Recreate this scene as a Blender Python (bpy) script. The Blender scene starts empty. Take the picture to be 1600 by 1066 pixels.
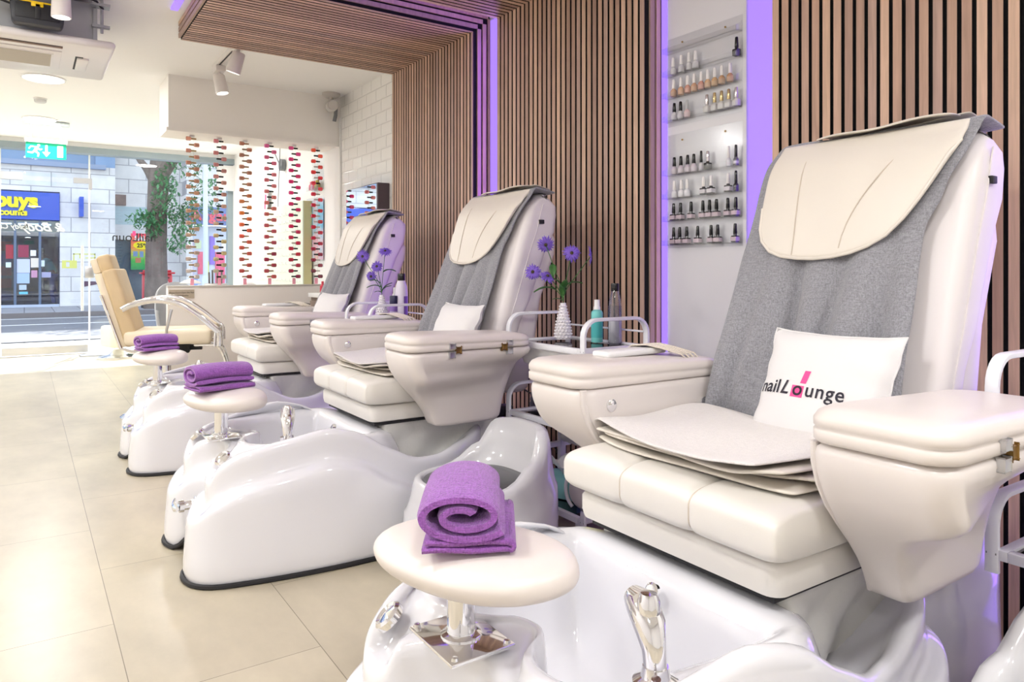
import bpy, bmesh, math, random
from mathutils import Vector, Matrix
random.seed(7)
PI = math.pi
scene = bpy.context.scene
COL = scene.collection

# ---------------------------------------------------------------- materials
def rgb(r, g, b):
    f = lambda c: ((c / 255.0) / 12.92) if c <= 10 else (((c / 255.0) + 0.055) / 1.055) ** 2.4
    return (f(r), f(g), f(b), 1.0)

MATS = {}
def mat(name, col, rough=0.5, metal=0.0, coat=0.0, bump=None, var=None, emit=None, spec=0.5, sheen=0.0, trans=0.0):
    """bump=(scale, strength, distance), var=(scale, amount, stretch)"""
    if name in MATS:
        return MATS[name]
    m = bpy.data.materials.new(name); m.use_nodes = True
    nt = m.node_tree; N = nt.nodes; L = nt.links
    b = N['Principled BSDF']
    b.inputs['Base Color'].default_value = col
    b.inputs['Roughness'].default_value = rough
    b.inputs['Metallic'].default_value = metal
    b.inputs['Coat Weight'].default_value = coat
    b.inputs['Coat Roughness'].default_value = 0.05
    b.inputs['Specular IOR Level'].default_value = spec
    b.inputs['Sheen Weight'].default_value = sheen
    b.inputs['Transmission Weight'].default_value = trans
    tc = None
    if bump or var:
        tc = N.new('ShaderNodeTexCoord')
    if var:
        mp = N.new('ShaderNodeMapping'); L.new(tc.outputs['Object'], mp.inputs['Vector'])
        mp.inputs['Scale'].default_value = var[2] if len(var) > 2 else (1, 1, 1)
        nz = N.new('ShaderNodeTexNoise'); nz.inputs['Scale'].default_value = var[0]; nz.inputs['Detail'].default_value = 4
        L.new(mp.outputs[0], nz.inputs['Vector'])
        mr = N.new('ShaderNodeMapRange'); mr.inputs['From Min'].default_value = 0.3; mr.inputs['From Max'].default_value = 0.7
        mr.inputs['To Min'].default_value = 1 - var[1]; mr.inputs['To Max'].default_value = 1 + var[1]
        L.new(nz.outputs['Fac'], mr.inputs['Value'])
        mx = N.new('ShaderNodeVectorMath'); mx.operation = 'SCALE'
        mx.inputs[0].default_value = col[:3]
        L.new(mr.outputs[0], mx.inputs['Scale'])
        L.new(mx.outputs[0], b.inputs['Base Color'])
    if bump:
        nz2 = N.new('ShaderNodeTexNoise'); nz2.inputs['Scale'].default_value = bump[0]; nz2.inputs['Detail'].default_value = 3
        L.new(tc.outputs['Object'], nz2.inputs['Vector'])
        bp = N.new('ShaderNodeBump'); bp.inputs['Strength'].default_value = bump[1]; bp.inputs['Distance'].default_value = bump[2]
        L.new(nz2.outputs['Fac'], bp.inputs['Height']); L.new(bp.outputs[0], b.inputs['Normal'])
    if emit:
        b.inputs['Emission Color'].default_value = emit[0]; b.inputs['Emission Strength'].default_value = emit[1]
    MATS[name] = m
    return m

def thin_glass(name, tint=(1, 1, 1, 1), refl=0.08, rough=0.0):
    m = bpy.data.materials.new(name); m.use_nodes = True
    nt = m.node_tree; N = nt.nodes; L = nt.links; N.clear()
    out = N.new('ShaderNodeOutputMaterial'); mx = N.new('ShaderNodeMixShader')
    t = N.new('ShaderNodeBsdfTransparent'); t.inputs['Color'].default_value = tint
    g = N.new('ShaderNodeBsdfGlossy'); g.inputs['Roughness'].default_value = rough
    lw = N.new('ShaderNodeLayerWeight'); lw.inputs['Blend'].default_value = 0.35
    mr = N.new('ShaderNodeMapRange'); mr.inputs['To Min'].default_value = refl * 0.5; mr.inputs['To Max'].default_value = min(1, refl * 4)
    L.new(lw.outputs['Fresnel'], mr.inputs['Value']); L.new(mr.outputs[0], mx.inputs['Fac'])
    L.new(t.outputs[0], mx.inputs[1]); L.new(g.outputs[0], mx.inputs[2]); L.new(mx.outputs[0], out.inputs['Surface'])
    MATS[name] = m
    return m

M_gel = mat('gelcoat_white', rgb(230, 230, 235), 0.12, coat=0.6, spec=0.5)
M_stoolgel = mat('stool_gelcoat', rgb(212, 212, 216), 0.14, coat=0.5)
M_leather = mat('cream_leather', rgb(231, 227, 220), 0.38, bump=(420, 0.08, 0.002), var=(5, 0.02))
M_pad = mat('cream_vinyl_pad', rgb(224, 216, 210), 0.33, bump=(500, 0.05, 0.001), var=(6, 0.02))
M_shell = mat('cream_plastic_shell', rgb(224, 217, 213), 0.3, coat=0.15, var=(3, 0.015))
M_skirt = mat('grey_vinyl_skirt', rgb(214, 213, 208), 0.42, bump=(25, 0.25, 0.01))
M_seat_back = mat('backrest_vinyl', rgb(226, 220, 220), 0.4, bump=(500, 0.05, 0.001))
M_flap = mat('flap_leather', rgb(224, 217, 206), 0.42, bump=(30, 0.12, 0.006), var=(4, 0.02))
M_chrome = mat('chrome', (0.85, 0.85, 0.87, 1), 0.07, metal=1.0)
M_steel = mat('brushed_steel', (0.62, 0.63, 0.65, 1), 0.28, metal=1.0)
M_brass = mat('brass', rgb(150, 120, 70), 0.35, metal=1.0)
M_black = mat('black_rubber', rgb(30, 29, 32), 0.6)
M_blackgloss = mat('black_gloss', rgb(18, 18, 20), 0.2)
M_greyplastic = mat('grey_plastic', rgb(120, 122, 126), 0.4)
M_whitemetal = mat('white_powder_metal', rgb(236, 237, 242), 0.3)
M_whiteplastic = mat('white_plastic', rgb(238, 238, 238), 0.3)
M_wall = mat('wall_paint', rgb(244, 243, 242), 0.7)
M_ceil = mat('ceiling_paint', rgb(251, 250, 249), 0.8)
M_bulk = mat('bulkhead_paint', rgb(250, 246, 241), 0.7)
M_desk = mat('desk_board', rgb(240, 234, 228), 0.45)
M_felt = mat('black_felt', rgb(12, 11, 12), 0.95)
M_pillow = mat('white_cotton', rgb(228, 226, 226), 0.85, bump=(14, 0.25, 0.012), sheen=0.2)
M_cream_beige = mat('beige_upholstery', rgb(214, 190, 150), 0.5, bump=(60, 0.1, 0.003), var=(8, 0.05))
M_creamside = mat('cream_upholstery', rgb(240, 226, 200), 0.45)
M_stone_seat = mat('charcoal_cushion', rgb(84, 84, 88), 0.35)
M_violetglow = mat('violet_glow', rgb(50, 44, 80), 0.5, emit=((0.34, 0.19, 1.0, 1), 1.75))  # emission gives the violet glow of surfaces lit by hidden LEDs
M_lamp = mat('lamp_face', (1, 1, 1, 1), 0.5, emit=((1, 0.97, 0.93, 1), 6.0))

def fabric(name, col, weave, amt, rough=0.9, sheen=0.3, bumpd=0.002):
    m = bpy.data.materials.new(name); m.use_nodes = True
    nt = m.node_tree; N = nt.nodes; L = nt.links; b = N['Principled BSDF']
    b.inputs['Roughness'].default_value = rough; b.inputs['Sheen Weight'].default_value = sheen
    tc = N.new('ShaderNodeTexCoord')
    outs = []
    for sc in ((1, 0.12, 1), (1, 1, 0.12), (0.12, 1, 1)):
        mp = N.new('ShaderNodeMapping'); mp.inputs['Scale'].default_value = sc
        L.new(tc.outputs['Object'], mp.inputs['Vector'])
        nz = N.new('ShaderNodeTexNoise'); nz.inputs['Scale'].default_value = weave; nz.inputs['Detail'].default_value = 1
        L.new(mp.outputs[0], nz.inputs['Vector']); outs.append(nz.outputs['Fac'])
    a1 = N.new('ShaderNodeMath'); a1.operation = 'ADD'; L.new(outs[0], a1.inputs[0]); L.new(outs[1], a1.inputs[1])
    a2 = N.new('ShaderNodeMath'); a2.operation = 'ADD'; L.new(a1.outputs[0], a2.inputs[0]); L.new(outs[2], a2.inputs[1])
    mr = N.new('ShaderNodeMapRange'); mr.inputs['From Min'].default_value = 1.1; mr.inputs['From Max'].default_value = 1.9
    mr.inputs['To Min'].default_value = 1 - amt; mr.inputs['To Max'].default_value = 1 + amt
    L.new(a2.outputs[0], mr.inputs['Value'])
    mx = N.new('ShaderNodeVectorMath'); mx.operation = 'SCALE'; mx.inputs[0].default_value = col[:3]
    L.new(mr.outputs[0], mx.inputs['Scale']); L.new(mx.outputs[0], b.inputs['Base Color'])
    bp = N.new('ShaderNodeBump'); bp.inputs['Strength'].default_value = 0.5; bp.inputs['Distance'].default_value = bumpd
    L.new(a2.outputs[0], bp.inputs['Height']); L.new(bp.outputs[0], b.inputs['Normal'])
    MATS[name] = m
    return m
M_throw = fabric('grey_woven_throw', rgb(142, 142, 148), 350, 0.28)
M_towel = fabric('purple_terry', rgb(148, 88, 172), 420, 0.3, bumpd=0.004)
M_wtowel = fabric('white_terry', rgb(226, 221, 218), 420, 0.06, bumpd=0.004)

def wood_mat():
    m = bpy.data.materials.new('walnut_slat'); m.use_nodes = True
    nt = m.node_tree; N = nt.nodes; L = nt.links; b = N['Principled BSDF']
    b.inputs['Roughness'].default_value = 0.55
    g = N.new('ShaderNodeNewGeometry'); tc = N.new('ShaderNodeTexCoord')
    cr = N.new('ShaderNodeValToRGB')
    e = cr.color_ramp.elements
    e[0].position = 0; e[0].color = rgb(164, 134, 118); e[1].position = 1; e[1].color = rgb(214, 182, 158)
    for p, c in ((0.3, (190, 156, 134)), (0.55, (180, 152, 138)), (0.8, (204, 168, 142))):
        x = e.new(p); x.color = rgb(*c)
    L.new(g.outputs['Random Per Island'], cr.inputs['Fac'])
    # grain: noise stretched along the slat; the offset differs from slat to slat
    def grain(scale_vec, sc, lo, hi):
        mp = N.new('ShaderNodeMapping'); mp.inputs['Scale'].default_value = scale_vec
        L.new(tc.outputs['Object'], mp.inputs['Vector'])
        cb = N.new('ShaderNodeCombineXYZ'); ml = N.new('ShaderNodeMath'); ml.operation = 'MULTIPLY'; ml.inputs[1].default_value = 37.0
        L.new(g.outputs['Random Per Island'], ml.inputs[0])
        for i in range(3): L.new(ml.outputs[0], cb.inputs[i])
        ad = N.new('ShaderNodeVectorMath'); ad.operation = 'ADD'
        L.new(mp.outputs[0], ad.inputs[0]); L.new(cb.outputs[0], ad.inputs[1])
        nz = N.new('ShaderNodeTexNoise'); nz.inputs['Scale'].default_value = sc; nz.inputs['Detail'].default_value = 5; nz.inputs['Distortion'].default_value = 0.6
        L.new(ad.outputs[0], nz.inputs['Vector'])
        mr = N.new('ShaderNodeMapRange'); mr.inputs['From Min'].default_value = 0.3; mr.inputs['From Max'].default_value = 0.7
        mr.inputs['To Min'].default_value = lo; mr.inputs['To Max'].default_value = hi
        L.new(nz.outputs['Fac'], mr.inputs['Value'])
        return mr.outputs[0]
    g1 = grain((9, 9, 0.6), 6, 0.86, 1.12); g2 = grain((60, 60, 2.0), 5, 0.93, 1.06)
    mm = N.new('ShaderNodeMath'); mm.operation = 'MULTIPLY'; L.new(g1, mm.inputs[0]); L.new(g2, mm.inputs[1])
    mx = N.new('ShaderNodeVectorMath'); mx.operation = 'SCALE'; L.new(cr.outputs[0], mx.inputs[0]); L.new(mm.outputs[0], mx.inputs['Scale'])
    L.new(mx.outputs[0], b.inputs['Base Color'])
    return m
M_wood = wood_mat()

def brick_mat(name, c1, c2, cm, bw, bh, mortar, rough, vec, bump=0.4, offset=0.5, dist=0.004, bevel=False, noise=0.0, coat=0.0, smooth=0.1):
    """brick pattern on a plane; vec chooses the two object axes, e.g. 'yz'"""
    m = bpy.data.materials.new(name); m.use_nodes = True
    nt = m.node_tree; N = nt.nodes; L = nt.links; b = N['Principled BSDF']
    b.inputs['Roughness'].default_value = rough; b.inputs['Coat Weight'].default_value = coat
    tc = N.new('ShaderNodeTexCoord'); sp = N.new('ShaderNodeSeparateXYZ'); cb = N.new('ShaderNodeCombineXYZ')
    L.new(tc.outputs['Object'], sp.inputs[0])
    ax = {'x': 0, 'y': 1, 'z': 2}
    L.new(sp.outputs[ax[vec[0]]], cb.inputs[0]); L.new(sp.outputs[ax[vec[1]]], cb.inputs[1])
    br = N.new('ShaderNodeTexBrick'); br.inputs['Scale'].default_value = 1.0
    br.inputs['Brick Width'].default_value = bw; br.inputs['Row Height'].default_value = bh
    br.inputs['Mortar Size'].default_value = mortar; br.inputs['Mortar Smooth'].default_value = smooth
    br.inputs['Color1'].default_value = c1; br.inputs['Color2'].default_value = c2; br.inputs['Mortar'].default_value = cm
    br.offset = offset
    L.new(cb.outputs[0], br.inputs['Vector'])
    col = br.outputs['Color']
    if noise:
        nz = N.new('ShaderNodeTexNoise'); nz.inputs['Scale'].default_value = 2.2; nz.inputs['Detail'].default_value = 8; nz.inputs['Roughness'].default_value = 0.62
        mpn = N.new('ShaderNodeMapping'); mpn.inputs['Scale'].default_value = (1.5, 0.8, 1.2); L.new(tc.outputs['Object'], mpn.inputs['Vector'])
        L.new(mpn.outputs[0], nz.inputs['Vector'])
        mr = N.new('ShaderNodeMapRange'); mr.inputs['From Min'].default_value = 0.3; mr.inputs['From Max'].default_value = 0.7
        mr.inputs['To Min'].default_value = 1 - noise; mr.inputs['To Max'].default_value = 1 + noise
        L.new(nz.outputs['Fac'], mr.inputs['Value'])
        mx = N.new('ShaderNodeVectorMath'); mx.operation = 'SCALE'; L.new(col, mx.inputs[0]); L.new(mr.outputs[0], mx.inputs['Scale'])
        col = mx.outputs[0]
    L.new(col, b.inputs['Base Color'])
    bp = N.new('ShaderNodeBump'); bp.inputs['Strength'].default_value = bump; bp.inputs['Distance'].default_value = dist; bp.invert = True
    L.new(br.outputs['Fac'], bp.inputs['Height']); L.new(bp.outputs[0], b.inputs['Normal'])
    return m
M_floor = brick_mat('beige_stone_tile_floor', rgb(184, 174, 152), rgb(194, 184, 162), rgb(122, 112, 94), 0.914, 0.457, 0.0012, 0.3, 'yx', bump=0.3, noise=0.16, dist=0.001)
M_tile = brick_mat('white_metro_tile', rgb(244, 243, 240), rgb(246, 245, 242), rgb(240, 239, 236), 0.2, 0.1, 0.010, 0.12, 'yz', bump=0.6, dist=0.006, smooth=1.0)
M_facade = brick_mat('grey_stone_cladding', rgb(222, 220, 222), rgb(234, 232, 232), rgb(168, 166, 172), 0.95, 0.42, 0.012, 0.8, 'xz', bump=0.3, noise=0.08)
M_paving = brick_mat('pavement_slabs', rgb(150, 152, 160), rgb(160, 162, 170), rgb(104, 106, 114), 0.9, 0.62, 0.012, 0.9, 'yx', bump=0.2, noise=0.06)
M_road = mat('asphalt', rgb(112, 114, 122), 0.9, bump=(60, 0.3, 0.01), var=(1.5, 0.08))
M_glass = thin_glass('window_glass', (0.97, 0.985, 0.98, 1), 0.05)
M_acrylic = thin_glass('clear_acrylic', (0.975, 0.98, 0.985, 1), 0.035, 0.15)
M_tint = thin_glass('purple_tinted_glass', (0.42, 0.28, 0.40, 1), 0.35, 0.02)
M_clearpl = thin_glass('clear_plastic', (0.86, 0.87, 0.9, 1), 0.2, 0.05)

# ---------------------------------------------------------------- geometry
class G:
    def __init__(s): s.v = []; s.f = []; s.m = []
    def add(s, v, f, m=0):
        o = len(s.v); s.v += [tuple(p) for p in v]
        s.f += [tuple(i + o for i in q) for q in f]; s.m += [m] * len(f)
        return s
    def box(s, x0, x1, y0, y1, z0, z1, bev=0.0, seg=2, m=0, M=None):
        bm = bmesh.new(); bmesh.ops.create_cube(bm, size=1)
        for v in bm.verts:
            v.co = Vector(((x0 + x1) / 2 + v.co.x * (x1 - x0), (y0 + y1) / 2 + v.co.y * (y1 - y0), (z0 + z1) / 2 + v.co.z * (z1 - z0)))
        if bev: bmesh.ops.bevel(bm, geom=bm.edges[:], offset=bev, segments=seg, profile=0.5, affect='EDGES')
        if M is not None: bmesh.ops.transform(bm, matrix=M, verts=bm.verts)
        bm.verts.index_update()
        s.add([v.co[:] for v in bm.verts], [[v.index for v in f.verts] for f in bm.faces], m); bm.free(); return s
    def rings(s, rings, m=0, cap=(True, True), closed=True, loop=False):
        n = len(rings[0]); v = [p for r in rings for p in r]; f = []
        R = len(rings)
        for i in range(R if loop else R - 1):
            a = i * n; b = ((i + 1) % R) * n
            for j in range(n if closed else n - 1):
                k = (j + 1) % n
                f.append((a + j, a + k, b + k, b + j))
        if closed and cap[0] and not loop: f.append(tuple(range(n - 1, -1, -1)))
        if closed and cap[1] and not loop: f.append(tuple((R - 1) * n + j for j in range(n)))
        return s.add(v, f, m)
    def lathe(s, prof, n=24, c=(0, 0, 0), axis='z', m=0, M=None):
        """prof: list of (radius, height)"""
        rs = []
        for r, h in prof:
            ring = []
            for j in range(n):
                a = 2 * PI * j / n; x = max(r, 1e-5) * math.cos(a); y = max(r, 1e-5) * math.sin(a)
                p = {'z': (x, y, h), 'x': (h, x, y), 'y': (y, h, x)}[axis]
                p = Vector(p)
                if M is not None: p = M @ p
                ring.append((p[0] + c[0], p[1] + c[1], p[2] + c[2]))
            rs.append(ring)
        return s.rings(rs, m)
    def tube(s, pts, r, n=10, m=0, closed=False, flat=None, up=None):
        """sweep a round (or flat=(a,b) elliptical/box-like) section along pts"""
        P = [Vector(p) for p in pts]; K = len(P); rs = []
        U = Vector(up) if up else None
        prev = None
        for i in range(K):
            if closed: t = P[(i + 1) % K] - P[(i - 1) % K]
            else: t = P[min(i + 1, K - 1)] - P[max(i - 1, 0)]
            t.normalize()
            if U is not None: a = U.cross(t)
            elif prev is None: a = t.orthogonal()
            else: a = prev - t * prev.dot(t)
            if a.length < 1e-6: a = t.orthogonal()
            a.normalize(); b = t.cross(a); prev = a
            rr = r[i] if isinstance(r, (list, tuple)) else r
            ring = []
            for j in range(n):
                an = 2 * PI * j / n
                ca, sa = math.cos(an), math.sin(an)
                if flat:
                    e = 0.45
                    ca = math.copysign(abs(ca) ** e, ca) * flat[0]; sa = math.copysign(abs(sa) ** e, sa) * flat[1]
                    ring.append(tuple(P[i] + a * ca + b * sa))
                else: ring.append(tuple(P[i] + a * (rr * ca) + b * (rr * sa)))
            rs.append(ring)
        return s.rings(rs, m, loop=closed)
    def grid(s, nu, nv, fn, m=0, cu=False, cv=False):
        v = [tuple(fn(i / (nu if cu else nu - 1), j / (nv if cv else nv - 1))) for i in range(nu) for j in range(nv)]
        f = []
        for i in range(nu if cu else nu - 1):
            for j in range(nv if cv else nv - 1):
                a = i * nv + j; b = ((i + 1) % nu) * nv + j; c = ((i + 1) % nu) * nv + (j + 1) % nv; d = i * nv + (j + 1) % nv
                f.append((a, b, c, d))
        return s.add(v, f, m)
    def prism(s, poly, h0, h1, axis='z', m=0, bev=0):
        """polygon (list of 2-tuples) extruded along an axis"""
        mk = {'z': lambda a, b, h: (a, b, h), 'y': lambda a, b, h: (a, h, b), 'x': lambda a, b, h: (h, a, b)}[axis]
        n = len(poly)
        if not bev:
            v = [mk(a, b, h0) for a, b in poly] + [mk(a, b, h1) for a, b in poly]
            f = [tuple(range(n - 1, -1, -1)), tuple(range(n, 2 * n))] + [(j, (j + 1) % n, n + (j + 1) % n, n + j) for j in range(n)]
            return s.add(v, f, m)
        bm = bmesh.new()
        v0 = [bm.verts.new(mk(a, b, h0)) for a, b in poly]; v1 = [bm.verts.new(mk(a, b, h1)) for a, b in poly]
        bm.faces.new(v0[::-1]); bm.faces.new(v1)
        for j in range(n): bm.faces.new((v0[j], v0[(j + 1) % n], v1[(j + 1) % n], v1[j]))
        bmesh.ops.recalc_face_normals(bm, faces=bm.faces[:])
        bmesh.ops.bevel(bm, geom=bm.edges[:], offset=bev, segments=2, profile=0.5, affect='EDGES')
        bm.verts.index_update()
        s.add([q.co[:] for q in bm.verts], [[q.index for q in f.verts] for f in bm.faces], m); bm.free(); return s
    def xf(s, M, start=0):
        for i in range(start, len(s.v)): s.v[i] = tuple(M @ Vector(s.v[i]))
        return s

def T(x=0, y=0, z=0): return Matrix.Translation((x, y, z))
def RZ(a): return Matrix.Rotation(a, 4, 'Z')
def RX(a): return Matrix.Rotation(a, 4, 'X')
def RY(a): return Matrix.Rotation(a, 4, 'Y')

def build(name, g, mats, parent=None, loc=(0, 0, 0), rot=(0, 0, 0), smooth=True, angle=35, sub=0, solid=0, recalc=True, off=0):
    me = bpy.data.meshes.new(name)
    me.from_pydata(g.v, [], g.f)
    if recalc:
        bm = bmesh.new(); bm.from_mesh(me); bmesh.ops.recalc_face_normals(bm, faces=bm.faces[:]); bm.to_mesh(me); bm.free()
    if not isinstance(mats, (list, tuple)): mats = [mats]
    for m in mats: me.materials.append(m)
    me.polygons.foreach_set('material_index', g.m)
    if smooth:
        me.polygons.foreach_set('use_smooth', [True] * len(me.polygons))
        if not sub and angle < 180: me.set_sharp_from_angle(angle=math.radians(angle))
    me.update()
    o = bpy.data.objects.new(name, me); COL.objects.link(o)
    o.location = loc; o.rotation_euler = rot
    if parent: o.parent = parent
    if solid:
        md = o.modifiers.new('Solidify', 'SOLIDIFY'); md.thickness = solid; md.offset = off
    if sub:
        md = o.modifiers.new('Subdivision', 'SUBSURF'); md.levels = sub; md.render_levels = sub
    return o

def thing(name, label, cat, loc=(0, 0, 0), rz=0.0, group=None):
    o = bpy.data.objects.new(name, None); COL.objects.link(o); o.empty_display_size = 0.1
    o.location = loc; o.rotation_euler = (0, 0, rz)
    o['label'] = label; o['category'] = cat
    if group: o['group'] = group
    return o
def tag(o, label, cat, group=None, kind=None):
    o['label'] = label; o['category'] = cat
    if group: o['group'] = group
    if kind: o['kind'] = kind
    return o
def struct(name, g, mats, **k):
    o = build(name, g, mats, **k); o['kind'] = 'structure'; return o
KIDS = {}
def dup(root, loc=None, rz=None, label=None, group=None):
    r = root.copy(); COL.objects.link(r)
    if loc is not None: r.location = loc
    if rz is not None: r.rotation_euler = (0, 0, rz)
    if label: r['label'] = label
    if group: r['group'] = group
    for ch in [o for o in bpy.data.objects if o.parent == root]:
        c = ch.copy(); COL.objects.link(c); c.parent = r
        for gch in [o for o in bpy.data.objects if o.parent == ch]:
            d = gch.copy(); COL.objects.link(d); d.parent = c
    return r
def text_g(body, size, m=0, extrude=0.0, bold=0.0, align='CENTER', shear=0.0, space=1.0):
    cu = bpy.data.curves.new('t', 'FONT'); cu.body = body; cu.size = size; cu.align_x = align; cu.extrude = extrude; cu.offset = bold; cu.shear = shear; cu.space_character = space
    ob = bpy.data.objects.new('t', cu); COL.objects.link(ob)
    dg = bpy.context.evaluated_depsgraph_get(); dg.update()
    me = bpy.data.meshes.new_from_object(ob.evaluated_get(dg))
    g = G(); g.add([v.co[:] for v in me.vertices], [tuple(p.vertices) for p in me.polygons], m)
    bpy.data.objects.remove(ob); bpy.data.meshes.remove(me); bpy.data.curves.remove(cu)
    return g
def interp(x, xs, ys):
    if x <= xs[0]: return ys[0]
    for i in range(1, len(xs)):
        if x <= xs[i]:
            t = (x - xs[i - 1]) / (xs[i] - xs[i - 1]); t = t * t * (3 - 2 * t)
            return ys[i - 1] + t * (ys[i] - ys[i - 1])
    return ys[-1]
def soft(x, xs, ys, w=0.02):
    def li(q):
        if q <= xs[0]: return ys[0]
        for i in range(1, len(xs)):
            if q <= xs[i]: return ys[i - 1] + (ys[i] - ys[i - 1]) * (q - xs[i - 1]) / (xs[i] - xs[i - 1])
        return ys[-1]
    return sum(li(x + w * d / 4.0) for d in range(-4, 5)) / 9.0
def lerp(a, b, t): return a + (b - a) * t
# ================================================================ the room
W = 2.25; W2 = 2.37; CZ = 2.59; GY = 10.4; XL = -3.4; YB = -3.2
struct('floor', G().box(XL, W2 + 0.1, YB, GY + 0.05, -0.05, 0), M_floor, loc=(0, 0, 0), smooth=False).location = (0, 0, 0)
fl = bpy.data.objects['floor']
# tile joints fall where the photo shows them: shift the mesh under its object coordinates
fl.data.transform(T(-0.216 + 0.457 * 8, -2.393 + 0.914 * 8, 0)); fl.location = (0.216 - 0.457 * 8, 2.393 - 0.914 * 8, 0)
struct('ceiling', G().box(XL, W2 + 0.1, YB, GY, CZ, CZ + 0.1), M_ceil, smooth=False)
struct('wall_right', G().box(W2, W2 + 0.1, YB, 4.9, 0, CZ), M_wall, smooth=False)
struct('wall_right_tiled', G().box(W2, W2 + 0.1, 4.9, 6.32, 0, CZ), M_tile, smooth=False)
struct('wall_right_far', G().box(W2, W2 + 0.1, 6.32, GY, 0, CZ), M_wall, smooth=False)
struct('wall_left', G().box(XL - 0.1, XL, YB, GY, 0, CZ), M_wall, smooth=False)
struct('wall_back', G().box(XL, W2, YB - 0.1, YB, 0, CZ), M_wall, smooth=False)
# front of the shop: header, frame and glazing
struct('wall_front', G().box(XL, W2 + 0.1, GY - 0.1, GY + 0.2, 2.5, CZ + 0.05).box(XL - 0.1, XL + 0.1, GY - 0.05, GY + 0.1, 0, 2.6), M_ceil, smooth=False)
M_frame = mat('grey_aluminium_frame', rgb(150, 164, 170), 0.4, metal=0.2)
struct('trim_1', G().box(XL, 2.37, GY - 0.13, GY + 0.06, 2.46, 2.535), M_frame, smooth=False)
struct('trim_2', G().box(2.3, 2.4, GY - 0.05, GY + 0.05, 0.0, 2.46), M_frame, smooth=False)
win = struct('window_1', G().box(0.68, 2.3, GY - 0.006, GY + 0.006, 0.02, 2.46), M_glass, smooth=False)
win2 = struct('window_2', G().box(XL, -0.24, GY - 0.006, GY + 0.006, 0.02, 2.46), M_glass, smooth=False)
door = struct('door_1', G().box(-0.22, 0.655, GY - 0.006, GY + 0.006, 0.1, 2.10), M_glass, smooth=False)
struct('window_3', G().box(-0.24, 0.68, GY - 0.006, GY + 0.006, 2.16, 2.46), M_glass, smooth=False)
build('door_rail', G().box(-0.22, 0.655, GY - 0.025, GY + 0.025, 0.015, 0.105), M_steel, door, smooth=False)
build('door_handle', G().tube([(0.59, GY - 0.07, 0.53), (0.59, GY - 0.07, 1.33)], 0.017, 12).tube([(0.59, GY - 0.07, 0.62), (0.59, GY, 0.62)], 0.01, 8).tube([(0.59, GY - 0.07, 1.24), (0.59, GY, 1.24)], 0.01, 8), mat('handle_white_steel', rgb(225, 228, 230), 0.25, metal=0.6), door)
build('patch_fitting', G().box(0.50, 0.70, GY - 0.02, GY + 0.02, 2.10, 2.165).box(0.665, 0.70, GY - 0.02, GY + 0.02, 2.03, 2.1), M_steel, door, smooth=False)
build('patch_fitting', G().box(-0.5, -0.02, GY - 0.02, GY + 0.02, 2.10, 2.19), M_steel, door, smooth=False)
build('lock_plate', G().box(0.62, 0.72, GY - 0.02, GY + 0.02, 0.93, 1.07, 0.003), M_steel, door)
build('pane_edge', G().box(0.660, 0.680, GY - 0.008, GY + 0.008, 0.02, 2.46), mat('frosted_glass_edge', rgb(235, 242, 242), 0.3), win, smooth=False)
build('pane_edge', G().box(-0.245, -0.228, GY - 0.008, GY + 0.008, 0.02, 2.46), MATS['frosted_glass_edge'], win2, smooth=False)
# window decals seen from the back, as vinyl on the outside of the glass
def mirrored(g, x, z, y=GY + 0.009):
    for i, p in enumerate(g.v): g.v[i] = (x - p[0], y, z + p[1])
    return g
M_vinyl = mat('white_vinyl', rgb(245, 246, 250), 0.5)
build('decal', mirrored(text_g('& Body', 0.15, shear=0.45, bold=0.003), 0.20, 1.50), M_vinyl, door, smooth=False)
build('decal', mirrored(text_g('Body Ca', 0.085, shear=0.2, bold=0.001), -0.1, 1.52), M_vinyl, door, smooth=False)
build('decal', mirrored(text_g('nailLoun', 0.15, bold=0.001), 1.17, 1.40), M_black, win, smooth=False)
build('decal_emblem', G().box(1.15, 1.185, GY + 0.008, GY + 0.010, 1.47, 1.53), mat('pink_vinyl', rgb(236, 70, 140), 0.5), win, smooth=False)
# boxed bulkhead over the manicure desk
struct('wall_bulkhead', G().box(0.95, W2, 6.3, 6.75, 2.155, CZ).box(0.935, W2, 6.285, 6.32, 2.14, 2.165), M_bulk, smooth=False)
struct('baseboard_right', G().box(W2 - 0.014, W2, 4.95, 6.3, 0, 0.09), M_wall, smooth=False)

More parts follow.
